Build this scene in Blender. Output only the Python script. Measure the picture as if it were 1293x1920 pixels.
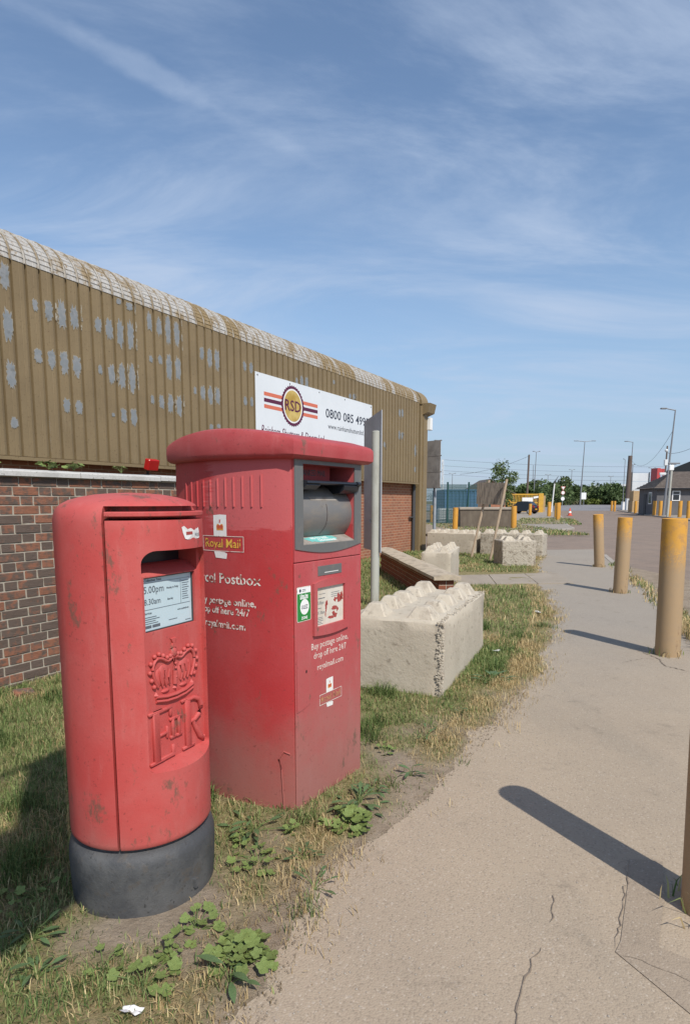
import bpy, bmesh, math, random
import numpy as np
from mathutils import Vector, Matrix, noise
from math import radians, sin, cos, pi
random.seed(7); rng = np.random.default_rng(7)
for o in list(bpy.data.objects): bpy.data.objects.remove(o)
S = bpy.context.scene
COL = S.collection
# ------------------------------------------------------------------ camera
cd = bpy.data.cameras.new('camera'); cam = bpy.data.objects.new('camera', cd); COL.objects.link(cam)
cam.location = (0, 0, 1.5); cam.rotation_euler = (radians(90 - 7.33), 0, 0)
cd.sensor_fit = 'VERTICAL'; cd.sensor_height = 36; cd.sensor_width = 36
cd.lens = 1150 / 1920 * 36; cd.shift_y = 128 / 1920
cd.clip_start = .05; cd.clip_end = 5000
S.camera = cam
# ------------------------------------------------------------------ light
SUN_EL = radians(48); sh = Vector((.43, -.903, 0)).normalized()
to_sun = Vector((sh.x * cos(SUN_EL), sh.y * cos(SUN_EL), sin(SUN_EL)))
sl = bpy.data.lights.new('sun', 'SUN'); sl.energy = 4.6; sl.angle = radians(.55); sl.color = (1, .94, .86)
so = bpy.data.objects.new('sun', sl); COL.objects.link(so); so.location = to_sun * 50
so.rotation_euler = (-to_sun).to_track_quat('-Z', 'Y').to_euler()
W = bpy.data.worlds.new('World'); S.world = W; W.use_nodes = True
nt = W.node_tree; N = nt.nodes; LK = nt.links
for n_ in list(N): N.remove(n_)
def wn(t, **k):
    n = N.new(t)
    for a, b in k.items(): setattr(n, a, b)
    return n
wo = wn('ShaderNodeOutputWorld'); bg = wn('ShaderNodeBackground'); bg.inputs[1].default_value = .15
sky = wn('ShaderNodeTexSky', sky_type='NISHITA'); sky.sun_disc = False
sky.sun_elevation = SUN_EL; sky.sun_rotation = math.atan2(sh.x, sh.y)
sky.air_density = 1.1; sky.dust_density = .35; sky.ozone_density = 2.0; sky.altitude = 0
# thin cirrus: noise on the sky plane (direction / height), one long streak
tc = wn('ShaderNodeTexCoord'); sx = wn('ShaderNodeSeparateXYZ'); LK.new(tc.outputs['Generated'], sx.inputs[0])
def wmath(op, a, b=None, c=None):
    n = wn('ShaderNodeMath', operation=op)
    for i, v in enumerate((a, b, c)):
        if v is None: continue
        if isinstance(v, (int, float)): n.inputs[i].default_value = v
        else: LK.new(v, n.inputs[i])
    return n.outputs[0]
zz = wmath('MAXIMUM', sx.outputs[2], .03)
zp = wmath('ADD', zz, .12)
u = wmath('DIVIDE', sx.outputs[0], zp); v = wmath('DIVIDE', sx.outputs[1], zp)
cv = wn('ShaderNodeCombineXYZ'); LK.new(u, cv.inputs[0]); LK.new(v, cv.inputs[1])
def wnoise(scale, detail, rot, sc, rough=.6, dist=0):
    mp = wn('ShaderNodeMapping'); LK.new(cv.outputs[0], mp.inputs[0])
    mp.inputs['Rotation'].default_value = (0, 0, rot); mp.inputs['Scale'].default_value = sc
    t = wn('ShaderNodeTexNoise'); LK.new(mp.outputs[0], t.inputs[0])
    t.inputs['Scale'].default_value = scale; t.inputs['Detail'].default_value = detail
    t.inputs['Roughness'].default_value = rough; t.inputs['Distortion'].default_value = dist
    return t.outputs[0]
def wramp(x, a, b):
    n = wn('ShaderNodeMapRange', interpolation_type='SMOOTHSTEP'); LK.new(x, n.inputs[0])
    n.inputs[1].default_value = a; n.inputs[2].default_value = b; return n.outputs[0]
c1 = wramp(wnoise(1.5, 9, .35, (.5, 1.15, 1), .64, .7), .38, .76)
c2 = wramp(wnoise(.6, 5, .2, (.8, 1, 1), .6), .24, .60)
cl = wmath('MULTIPLY', c1, c2)
# streak along the line through two points of the sky plane
ax, ay, bx, by = -.53, 1.14, -.09, 1.54
dl = math.hypot(bx - ax, by - ay); nx, ny = -(by - ay) / dl, (bx - ax) / dl
dist = wmath('ABSOLUTE', wmath('ADD', wmath('ADD', wmath('MULTIPLY', u, nx), wmath('MULTIPLY', v, ny)), -(ax * nx + ay * ny)))
along = wmath('ADD', wmath('ADD', wmath('MULTIPLY', u, (bx - ax) / dl), wmath('MULTIPLY', v, (by - ay) / dl)), -((ax * (bx - ax) + ay * (by - ay)) / dl))
wob = wmath('ADD', dist, wmath('MULTIPLY', wmath('SUBTRACT', wnoise(5, 5, .3, (1, 1, 1)), .5), .10))
st = wmath('MULTIPLY', wramp(wob, .038, .0), wramp(wmath('ABSOLUTE', wmath('SUBTRACT', along, .26)), .50, .12))
st = wmath('MULTIPLY', st, wramp(wnoise(4, 6, .4, (1, .5, 1)), .25, .7))
tot = wmath('MINIMUM', wmath('ADD', wmath('MULTIPLY', cl, .85), wmath('MULTIPLY', st, .30)), .8)
mx = wn('ShaderNodeMix', data_type='RGBA'); LK.new(tot, mx.inputs[0]); LK.new(sky.outputs[0], mx.inputs[6])
mx.inputs[7].default_value = (3.5, 4.2, 5.4, 1)
veil = wn('ShaderNodeMix', data_type='RGBA'); LK.new(wmath('MULTIPLY', wramp(sx.outputs[2], .42, -.02), .78), veil.inputs[0]); LK.new(sky.outputs[0], veil.inputs[6])
veil.inputs[7].default_value = (1.95, 2.85, 4.3, 1); LK.new(veil.outputs[2], mx.inputs[6])
LK.new(mx.outputs[2], bg.inputs[0]); LK.new(bg.outputs[0], wo.inputs[0])
S.view_settings.view_transform = 'Standard'; S.view_settings.look = 'None'
S.view_settings.exposure = 0; S.view_settings.gamma = 1; S.view_settings.use_curve_mapping = False
S.render.engine = 'CYCLES'
S.render.resolution_x = 689; S.render.resolution_y = 1024
# ------------------------------------------------------------------ materials
def newmat(name):
    m = bpy.data.materials.new(name); m.use_nodes = True
    return m, m.node_tree, m.node_tree.nodes['Principled BSDF']
class NB:
    def __init__(s, t): s.t = t
    def n(s, ty, **k):
        x = s.t.nodes.new(ty)
        for a, b in k.items(): setattr(x, a, b)
        return x
    def put(s, sock, v):
        if v is None: return
        if hasattr(v, 'is_linked') or isinstance(v, bpy.types.NodeSocket): s.t.links.new(v, sock)
        else:
            if isinstance(v, tuple) and len(v) == 3 and sock.type == 'RGBA': v = (*v, 1)
            sock.default_value = v
    def math(s, op, a, b=None):
        x = s.n('ShaderNodeMath', operation=op); s.put(x.inputs[0], a); s.put(x.inputs[1], b); return x.outputs[0]
    def noise(s, vec, scale, detail=5, rough=.6, dist=0):
        x = s.n('ShaderNodeTexNoise'); s.put(x.inputs['Vector'], vec)
        x.inputs['Scale'].default_value = scale; x.inputs['Detail'].default_value = detail
        x.inputs['Roughness'].default_value = rough; x.inputs['Distortion'].default_value = dist
        return x.outputs[0]
    def ramp(s, x, a, b):
        r = s.n('ShaderNodeMapRange', interpolation_type='SMOOTHSTEP'); s.put(r.inputs[0], x)
        r.inputs[1].default_value = a; r.inputs[2].default_value = b; return r.outputs[0]
    def mix(s, f, a, b, mode='MIX'):
        r = s.n('ShaderNodeMix', data_type='RGBA', blend_type=mode); s.put(r.inputs[0], f); s.put(r.inputs[6], a); s.put(r.inputs[7], b)
        return r.outputs[2]
    def scaled(s, vec, sc):
        r = s.n('ShaderNodeMapping'); s.put(r.inputs[0], vec); r.inputs['Scale'].default_value = sc; return r.outputs[0]
    def obj(s): return s.n('ShaderNodeTexCoord').outputs['Object']
    def bump(s, h, strength, dist=.01):
        r = s.n('ShaderNodeBump'); s.put(r.inputs['Height'], h); r.inputs['Strength'].default_value = strength
        r.inputs['Distance'].default_value = dist; return r.outputs[0]
def M(name, col, rough=.7, layers=(), bump=None, metal=0., spec=.4, world=False, rnd=0.):
    """layers: (scale, lo, hi, colour[, stretch]) noise masks laid one over the other"""
    m, t, p = newmat(name); b = NB(t)
    vec = b.n('ShaderNodeNewGeometry').outputs['Position'] if world else b.obj()
    c = (*col, 1)
    if rnd:
        r = b.n('ShaderNodeObjectInfo').outputs['Random']
        c = b.mix(b.math('MULTIPLY', r, rnd), c, (col[0] * .35, col[1] * .35, col[2] * .35, 1))
    for i, L in enumerate(layers):
        vv = b.scaled(vec, L[4]) if len(L) > 4 else vec
        ad = b.n('ShaderNodeVectorMath', operation='ADD'); b.put(ad.inputs[0], vv); ad.inputs[1].default_value = (i * 7.3, i * 3.1, i * 5.7)
        f = b.ramp(b.noise(ad.outputs[0], L[0], 6, .65), L[1], L[2])
        c = b.mix(f, c, (*L[3], 1))
    b.put(p.inputs['Base Color'], c)
    p.inputs['Roughness'].default_value = rough; p.inputs['Metallic'].default_value = metal
    p.inputs['Specular IOR Level'].default_value = spec
    if bump: b.put(p.inputs['Normal'], b.bump(b.noise(vec, bump[0], 6, .7), bump[1], bump[2] if len(bump) > 2 else .01))
    return m
def red_paint(name, base, faded, dirt_h, gloss=.45, patch=None, scuff=.58):
    m, t, p = newmat(name); b = NB(t); v = b.obj()
    sep = b.n('ShaderNodeSeparateXYZ'); b.put(sep.inputs[0], v)
    c = b.mix(b.ramp(b.noise(v, 2.3, 5, .6), .35, .7), (*base, 1), (*faded, 1))
    c = b.mix(b.math('MULTIPLY', b.ramp(b.noise(b.scaled(v, (6, 6, 1.2)), 3, 6, .7), .52, .8), .5), c, (faded[0] * 1.08, faded[1] * 1.5, faded[2] * 1.5, 1))
    if patch:   # repainted area: a paler coat of paint with a ragged brushed edge
        e = b.math('ADD', sep.outputs[2], b.math('MULTIPLY', b.noise(b.scaled(v, (2, 2, 14)), 3, 5, .7), .10))
        f = b.math('MULTIPLY', b.ramp(e, patch[0], patch[0] + .012), b.ramp(b.math('ADD', sep.outputs[0], b.math('MULTIPLY', b.noise(b.scaled(v, (3, 3, 40)), 2, 4), .3)), patch[1], patch[1] + .06))
        c = b.mix(b.math('MULTIPLY', f, .8), c, (.50, .115, .115, 1))
    # road dust thrown up from the ground, with a ragged edge
    d = b.math('ADD', b.math('MULTIPLY', sep.outputs[2], -1 / dirt_h), b.math('MULTIPLY', b.noise(v, 5, 6, .7), .9))
    c = b.mix(b.math('MULTIPLY', b.ramp(d, -.6, .35), .62), c, (.27, .155, .125, 1))
    # scuffs and grime specks
    c = b.mix(b.math('MULTIPLY', b.ramp(b.noise(b.scaled(v, (1, 1, .55)), 7, 9, .78), scuff, scuff + .07), .75), c, (.13, .085, .06, 1))
    c = b.mix(b.math('MULTIPLY', b.ramp(b.noise(v, 48, 5, .75), .60, .68), .5), c, (.10, .03, .025, 1))
    b.put(p.inputs['Base Color'], c)
    b.put(p.inputs['Roughness'], b.math('ADD', b.math('MULTIPLY', b.noise(v, 14, 4), .25), gloss - .1))
    p.inputs['Specular IOR Level'].default_value = .35
    b.put(p.inputs['Normal'], b.bump(b.noise(v, 90, 5, .7), .22, .004))
    return m
def attr_mat(name, rough=.75, trans=.0):
    m, t, p = newmat(name); b = NB(t)
    a = b.n('ShaderNodeAttribute', attribute_name='Col')
    b.put(p.inputs['Base Color'], a.outputs['Color']); p.inputs['Roughness'].default_value = rough
    p.inputs['Specular IOR Level'].default_value = .25
    if trans:
        tr = b.n('ShaderNodeBsdfTranslucent'); b.put(tr.inputs[0], a.outputs['Color'])
        mxs = b.n('ShaderNodeMixShader'); mxs.inputs[0].default_value = trans
        t.links.new(p.outputs[0], mxs.inputs[1]); t.links.new(tr.outputs[0], mxs.inputs[2])
        t.links.new(mxs.outputs[0], t.nodes['Material Output'].inputs[0])
    return m
MT = {}
MT['red_pillar'] = red_paint('red_pillar', (.46, .062, .056), (.47, .105, .094), .42, .55, None, .562)
MT['red_parcel'] = red_paint('red_parcel', (.41, .038, .040), (.42, .062, .064), .60, .5, (1.42, -.33))
MT['red_front'] = red_paint('red_front', (.42, .068, .072), (.43, .105, .105), .85, .55)
MT['red_cap'] = red_paint('red_cap', (.36, .048, .050), (.41, .090, .088), .01, .55)
MT['red_inner'] = M('red_inner', (.30, .03, .03), .6, [(8, .5, .7, (.22, .03, .03))])
MT['black_plastic'] = M('black_plastic', (.055, .057, .06), .6, [(6, .40, .70, (.10, .10, .098)), (18, .54, .70, (.085, .075, .065)), (60, .58, .70, (.04, .04, .04))], (45, .5, .006))
MT['grey_frame'] = M('grey_frame', (.125, .128, .125), .5, [(9, .5, .75, (.18, .165, .14))], (60, .15, .003))
MT['grey_drum'] = M('grey_drum', (.16, .155, .148), .42, [(5, .45, .7, (.21, .185, .155), (1, 1, 3)), (14, .6, .75, (.11, .10, .09), (6, 1, 1))], (60, .1, .003))
MT['grey_shelf'] = M('grey_shelf', (.30, .27, .235), .6, [(12, .5, .7, (.22, .19, .16))])
MT['black_handle'] = M('black_handle', (.018, .02, .026), .3)
MT['dark_gap'] = M('dark_gap', (.03, .012, .012), .8)
MT['paper'] = M('paper', (.48, .60, .64), .2, [(3, .4, .8, (.42, .55, .60))], spec=.6)  # pillar box notice: blue sky reflection put into the paper colour
MT['old_paper'] = M('old_paper', (.62, .58, .50), .6, [(5, .45, .7, (.52, .46, .37)), (9, .6, .72, (.36, .31, .22))])
MT['print_dark'] = M('print_dark', (.10, .12, .14), .5)
MT['print_red'] = M('print_red', (.34, .06, .05), .6)
MT['white_vinyl'] = M('white_vinyl', (.72, .71, .68), .5, [(30, .6, .72, (.5, .46, .42))])
MT['worn_letter'] = M('worn_letter', (.70, .66, .60), .6, [(38, .50, .57, (.24, .085, .06))])
MT['pale_letter'] = M('pale_letter', (.66, .60, .53), .6, [(60, .56, .66, (.42, .17, .15))])
MT['gold_letter'] = M('gold_letter', (.68, .42, .06), .6, [(30, .5, .58, (.30, .13, .05))])
MT['gold_worn'] = M('gold_worn', (.45, .27, .12), .6, [(40, .45, .6, (.36, .12, .09))])
MT['green_vinyl'] = M('green_vinyl', (.02, .22, .045), .4)
MT['teal_vinyl'] = M('teal_vinyl', (.16, .48, .44), .4)
MT['crown_orange'] = M('crown_orange', (.62, .26, .05), .5)
MT['crown_red'] = M('crown_red', (.48, .05, .04), .5)
MT['concrete'] = M('concrete', (.48, .425, .335), .9, [(2.2, .4, .7, (.42, .365, .285)), (14, .56, .7, (.30, .255, .195)), (5, .6, .8, (.54, .49, .40))], (28, .55, .012))
MT['concrete_lug'] = M('concrete_lug', (.49, .435, .345), .9, [(7, .45, .7, (.36, .31, .245)), (20, .55, .7, (.28, .24, .19))], (30, .5, .01))
MT['concrete_rough'] = M('concrete_rough', (.44, .39, .31), .95, [(12, .5, .65, (.24, .20, .15)), (26, .55, .7, (.58, .53, .45))], (22, 1., .03))
MT['brown_concrete'] = M('brown_concrete', (.125, .10, .075), .9, [(3, .4, .7, (.17, .14, .105), (1, 1, .4))], (20, .4, .02))
MT['soffit_top'] = M('trough_top', (.36, .31, .25), .9, [(3, .45, .7, (.27, .23, .18))])
MT['bollard'] = M('bollard_yellow', (.56, .27, .035), .6, [(3.5, .50, .62, (.40, .205, .05), (1, 1, .6)), (16, .58, .7, (.30, .17, .07))], (30, .25, .004))
def bollard_mat():
    m, t, p = newmat('bollard_dusty'); b = NB(t); v = b.obj()
    sep = b.n('ShaderNodeSeparateXYZ'); b.put(sep.inputs[0], v)
    c = b.mix(b.ramp(b.noise(v, 11, 6, .7), .45, .62), (.56, .28, .035, 1), (.42, .22, .06, 1))
    d = b.math('ADD', b.math('MULTIPLY', sep.outputs[2], -1.), b.math('MULTIPLY', b.noise(b.scaled(v, (1, 1, .6)), 8, 6, .75), .75))
    c = b.mix(b.math('MULTIPLY', b.ramp(d, -.82, -.42), .90), c, (.32, .232, .14, 1))
    c = b.mix(b.math('MULTIPLY', b.ramp(b.noise(v, 40, 4, .7), .66, .74), .7), c, (.12, .075, .04, 1))
    ln = b.math('ABSOLUTE', b.math('SUBTRACT', b.noise(v, 13, 3, .5, 2.5), .5))
    zb = b.math('MULTIPLY', b.ramp(sep.outputs[2], .86, .98), b.ramp(sep.outputs[2], 1.24, 1.14))
    c = b.mix(b.math('MULTIPLY', b.math('SUBTRACT', 1., b.ramp(ln, .0, .035)), b.math('MULTIPLY', zb, .85)), c, (.60, .31, .045, 1))
    c = b.mix(b.math('MULTIPLY', b.ramp(b.noise(b.scaled(v, (1, 1, .3)), 6, 8, .8), .60, .66), .7), c, (.15, .085, .045, 1))
    b.put(p.inputs['Base Color'], c); p.inputs['Roughness'].default_value = .65
    b.put(p.inputs['Normal'], b.bump(b.noise(v, 45, 5, .7), .3, .004)); return m
MT['bollard_dusty'] = bollard_mat()
MT['pole_grey'] = M('pole_grey', (.42, .42, .37), .6, [(6, .45, .7, (.33, .32, .27), (1, 1, .3))], (40, .15, .004))
MT['galv'] = M('galv', (.34, .37, .40), .5, [(8, .45, .7, (.27, .29, .31))], metal=.2)
MT['sign_back'] = M('sign_back', (.42, .375, .335), .6, [(4, .4, .7, (.28, .25, .225))])
MT['sheet_grey'] = M('sheet_grey', (.40, .41, .43), .5, [(3, .4, .7, (.34, .35, .37))])
MT['wood_stake'] = M('wood_stake', (.43, .33, .23), .85, [(6, .4, .7, (.31, .24, .17), (6, 6, .6))], (30, .3, .01))
MT['ply_grey'] = M('ply_grey', (.30, .255, .205), .9, [(5, .42, .62, (.17, .145, .12), (6, 6, .8)), (9, .6, .75, (.30, .26, .21), (5, 5, 1))], (20, .4, .01))
MT['asphalt_path'] = None
MT['steel_green'] = M('steel_green', (.022, .07, .062), .5)
MT['steel_blue'] = M('steel_blue', (.075, .17, .33), .55, [(2, .4, .7, (.11, .21, .36))])
MT['ibc_white'] = M('ibc_white', (.62, .64, .64), .5)
MT['yellow_steel'] = M('yellow_steel', (.58, .33, .04), .55, [(2, .45, .7, (.48, .27, .05))])
MT['white'] = M('white', (.78, .78, .76), .5)
MT['black_paint'] = M('black_paint', (.010, .010, .013), .25, spec=.6)
MT['black_glass'] = M('black_glass', (.015, .018, .022), .08, spec=.8)
MT['tyre'] = M('tyre', (.02, .02, .02), .9)
MT['alloy'] = M('alloy', (.5, .5, .5), .35, metal=.7)
MT['plate_orange'] = M('plate_orange', (.70, .38, .03), .5)
MT['lamp_red'] = M('lamp_red', (.40, .012, .012), .3)
MT['cone_red'] = M('cone_red', (.62, .09, .05), .6)
MT['dark_grey'] = M('dark_grey', (.055, .057, .06), .7)
MT['render_grey'] = M('render_grey', (.125, .12, .122), .9, [(1, .4, .7, (.15, .142, .14))])
MT['roof_tile'] = M('roof_tile', (.105, .085, .072), .85, [(3, .4, .7, (.145, .12, .10))], (6, .4, .03))
MT['black_clad'] = M('black_clad', (.016, .021, .023), .7)
MT['white_clad'] = M('white_clad', (.66, .68, .68), .6, [(.2, .4, .7, (.58, .60, .61))])
MT['grey_clad'] = M('grey_clad', (.20, .23, .25), .6)
MT['red_steel'] = M('red_steel', (.45, .06, .06), .5)
MT['crate_tan'] = M('crate_tan', (.42, .29, .15), .8, [(2, .45, .7, (.34, .23, .12))])
MT['pole_wood'] = M('pole_wood', (.135, .10, .082), .9)
MT['lamp_steel'] = M('lamp_steel', (.22, .225, .235), .5, metal=.2)
MT['wire'] = M('wire', (.10, .11, .13), .7)
MT['far_brick'] = M('far_brick', (.36, .16, .09), .9, [(3, .4, .7, (.30, .13, .08))])
MT['caster_green'] = M('caster_green', (.03, .065, .045), .5)
MT['brown_clad'] = M('brown_clad', (.228, .168, .090), .55, [(1.3, .38, .7, (.195, .143, .077)), (5, .55, .75, (.245, .185, .105), (3, 3, .4)), (40, .58, .68, (.15, .105, .055))], (8, .06, .01), spec=.3)
MT['eave_clad'] = M('eave_clad', (.40, .385, .355), .5, [(2.6, .50, .62, (.26, .195, .11), (1, 1, .7)), (24, .52, .66, (.23, .165, .09))], (20, .2, .01), spec=.4)
MT['eave_rib'] = M('eave_rib', (.42, .39, .34), .55, [(4, .40, .56, (.25, .19, .11))])
MT['eave_brown'] = M('eave_brown', (.235, .17, .085), .55, [(7, .58, .7, (.42, .38, .31))], spec=.3)
MT['peeled'] = M('peeled', (.205, .22, .225), .6, [(14, .45, .65, (.25, .255, .255)), (9, .55, .7, (.16, .165, .16))])
MT['peel_edge'] = M('peel_edge', (.36, .33, .27), .7, [(25, .45, .6, (.26, .21, .13))])
MT['mortar'] = M('mortar', (.40, .36, .29), .95, [(12, .45, .7, (.30, .26, .20))], (50, .6, .006))
MT['coping_white'] = M('coping_white', (.52, .51, .48), .9, [(45, .56, .66, (.27, .26, .24)), (5, .5, .7, (.43, .42, .39))], (50, .4, .006))
MT['coping_stone'] = M('coping_stone', (.46, .385, .285), .9, [(6, .45, .68, (.33, .275, .205)), (2.5, .55, .7, (.22, .185, .14))], (35, .5, .008))
MT['brick_red'] = M('brick_red', (.26, .085, .045), .9, [(9, .5, .66, (.16, .065, .04))], (60, .5, .006), rnd=.5)
def brick_mat():
    m, t, p = newmat('rustic_brick'); b = NB(t); v = b.obj()
    r = b.n('ShaderNodeObjectInfo').outputs['Random']
    v2 = b.n('ShaderNodeVectorMath', operation='ADD'); b.put(v2.inputs[0], b.scaled(v, (9, 9, 9)))
    cx = b.n('ShaderNodeCombineXYZ'); b.put(cx.inputs[0], b.math('MULTIPLY', r, 91.)); b.put(cx.inputs[1], b.math('MULTIPLY', r, 37.)); b.put(v2.inputs[1], cx.outputs[0])
    blot = b.noise(v2.outputs[0], 1.7, 4, .6)
    lines = b.noise(b.scaled(v, (14, 14, 90)), 1.6, 4, .7, .6)
    k = b.math('ADD', b.math('ADD', blot, b.math('MULTIPLY', r, .30)), b.math('MULTIPLY', lines, .45))
    c = b.mix(b.ramp(k, .84, 1.06), (.125, .093, .075, 1), (.265, .118, .072, 1))
    c = b.mix(b.ramp(b.noise(v2.outputs[0], 3, 5, .7), .62, .72), c, (.14, .10, .075, 1))
    b.put(p.inputs['Base Color'], c); p.inputs['Roughness'].default_value = .9; p.inputs['Specular IOR Level'].default_value = .25
    b.put(p.inputs['Normal'], b.bump(b.math('ADD', lines, b.noise(v, 60, 4)), .7, .008)); return m
MT['rustic_brick'] = brick_mat()
def wall_brick_mat():   # distant wall: courses about 5 px high, so the material carries them
    m, t, p = newmat('orange_brickwork'); b = NB(t); v = b.obj()
    sp = b.n('ShaderNodeSeparateXYZ'); b.put(sp.inputs[0], v)
    cb = b.n('ShaderNodeCombineXYZ'); b.put(cb.inputs[0], sp.outputs[0]); b.put(cb.inputs[1], sp.outputs[2])
    br = b.n('ShaderNodeTexBrick'); b.put(br.inputs['Vector'], cb.outputs[0]); br.inputs['Scale'].default_value = 1
    br.inputs['Color1'].default_value = (.34, .13, .065, 1); br.inputs['Color2'].default_value = (.25, .095, .052, 1)
    br.inputs['Mortar'].default_value = (.40, .26, .17, 1); br.inputs['Mortar Size'].default_value = .007
    br.inputs['Brick Width'].default_value = .225; br.inputs['Row Height'].default_value = .075
    c = b.mix(b.math('MULTIPLY', b.ramp(b.noise(v, 2, 5), .45, .75), .35), br.outputs[0], (.20, .12, .08, 1))
    b.put(p.inputs['Base Color'], c); p.inputs['Roughness'].default_value = .9
    b.put(p.inputs['Normal'], b.bump(b.math('SUBTRACT', 1., br.outputs['Fac']), .5, .008)); return m
MT['orange_brickwork'] = wall_brick_mat()
def path_mat(name, c0, c1, c2, speck=1., clean=None):
    m, t, p = newmat(name); b = NB(t); v = b.n('ShaderNodeNewGeometry').outputs['Position']
    c = b.mix(b.ramp(b.noise(v, .8, 6, .6), .35, .68), (*c0, 1), (*c1, 1))
    c = b.mix(b.math('MULTIPLY', b.ramp(b.noise(b.scaled(v, (1.2, .35, 1)), 1.1, 5, .6), .5, .72), .6), c, (*c2, 1))
    if clean:   # less dusty, greyer tarmac farther along
        sp = b.n('ShaderNodeSeparateXYZ'); b.put(sp.inputs[0], v)
        yy = b.math('ADD', sp.outputs[1], b.math('MULTIPLY', b.noise(v, .7, 5, .6), 3.))
        c = b.mix(b.math('MULTIPLY', b.ramp(yy, 5., 9.5), .7), c, (*clean, 1))
    vo = b.n('ShaderNodeTexVoronoi'); b.put(vo.inputs['Vector'], v); vo.inputs['Scale'].default_value = 150
    g = b.ramp(b.n('ShaderNodeSeparateColor').outputs[0], 0, 1)
    sc = b.n('ShaderNodeSeparateColor'); b.put(sc.inputs[0], vo.outputs['Color'])
    st = b.math('MULTIPLY', b.ramp(sc.outputs[0], .72, 1.), .30 * speck)
    c = b.mix(st, c, (.13, .105, .085, 1))
    c = b.mix(b.math('MULTIPLY', b.ramp(sc.outputs[1], .90, 1.), .30 * speck), c, (.56, .50, .42, 1))
    c = b.mix(b.math('MULTIPLY', b.ramp(b.noise(v, 3.2, 8, .78), .56, .68), .45), c, (c2[0] * .62, c2[1] * .62, c2[2] * .62, 1))
    b.put(p.inputs['Base Color'], c); p.inputs['Roughness'].default_value = .92; p.inputs['Specular IOR Level'].default_value = .2
    hgt = b.math('ADD', b.math('MULTIPLY', vo.outputs['Distance'], -1.2), b.math('MULTIPLY', b.noise(v, 30, 5, .7), .6))
    b.put(p.inputs['Normal'], b.bump(hgt, .22, .005)); return m
MT['path'] = path_mat('footpath_asphalt', (.368, .298, .218), (.332, .27, .20), (.288, .241, .183), 1., (.278, .255, .222))
MT['road'] = path_mat('road_asphalt', (.25, .19, .148), (.215, .165, .13), (.19, .155, .13), .7)
MT['road_far'] = path_mat('junction_asphalt', (.24, .235, .24), (.20, .195, .20), (.17, .17, .175), .4)
MT['slab'] = path_mat('concrete_slab', (.33, .285, .23), (.29, .25, .20), (.26, .22, .18), .3)
MT['patch'] = path_mat('tarmac_patch', (.315, .255, .19), (.285, .23, .172), (.25, .205, .158), .9)
MT['crack'] = M('crack', (.19, .152, .115), .95)
MT['kerb'] = M('kerb', (.36, .32, .27), .9, [(3, .4, .7, (.28, .25, .21))], (25, .3, .01))
def verge_mat():
    m, t, p = newmat('verge_soil'); b = NB(t); v = b.n('ShaderNodeNewGeometry').outputs['Position']
    a = b.n('ShaderNodeAttribute', attribute_name='grass')
    soil = b.mix(b.ramp(b.noise(v, 5, 6, .7), .4, .65), (.31, .25, .185, 1), (.225, .175, .125, 1))
    soil = b.mix(b.math('MULTIPLY', b.ramp(b.noise(v, 60, 4, .7), .6, .72), .6), soil, (.34, .28, .21, 1))
    gr = b.mix(b.ramp(b.noise(v, 18, 5, .7), .4, .6), (.18, .165, .07, 1), (.28, .225, .12, 1))
    b.put(p.inputs['Base Color'], b.mix(b.ramp(a.outputs['Fac'], .15, .8), soil, gr))
    p.inputs['Roughness'].default_value = .95; p.inputs['Specular IOR Level'].default_value = .15
    b.put(p.inputs['Normal'], b.bump(b.noise(v, 35, 6, .75), .9, .02)); return m
MT['verge'] = verge_mat()
MT['earth'] = M('earth', (.12, .11, .055), .95, [(.4, .4, .65, (.17, .14, .08))], world=True)
MT['grass_blade'] = attr_mat('grass_blade', .7, .3)
MT['leaf'] = attr_mat('leaf', .55, .25)
MT['bark'] = M('bark', (.10, .08, .06), .95, bump=(12, .5, .02))
MT['mallow'] = M('mallow_leaf', (.15, .215, .055), .6, [(14, .42, .62, (.21, .26, .075)), (40, .55, .66, (.10, .15, .04))], (60, .5, .004), rnd=.55)
MT['dock'] = M('dock_leaf', (.085, .145, .055), .55, [(20, .45, .65, (.12, .18, .07))], (60, .4, .004), rnd=.5)
MT['stem'] = M('stem', (.12, .17, .05), .6)
MT['pebble'] = M('pebble', (.42, .37, .31), .9, rnd=.6)
MT['soil_crumb'] = M('soil_crumb', (.29, .235, .175), .95, [(9, .4, .6, (.18, .14, .10))], world=True)
MT['litter_white'] = M('litter_white', (.75, .74, .72), .5)
MT['plum'] = M('plum', (.10, .012, .045), .5); MT['coral'] = M('coral', (.62, .16, .09), .5)
MT['badge_gold'] = M('badge_gold', (.40, .25, .04), .5, [(2.2, .35, .65, (.62, .47, .16))])
MT['sign_white'] = M('sign_white', (.70, .73, .75), .45, [(1, .4, .7, (.66, .69, .71))])
MT['print_navy'] = M('print_navy', (.05, .055, .075), .5)
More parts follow.
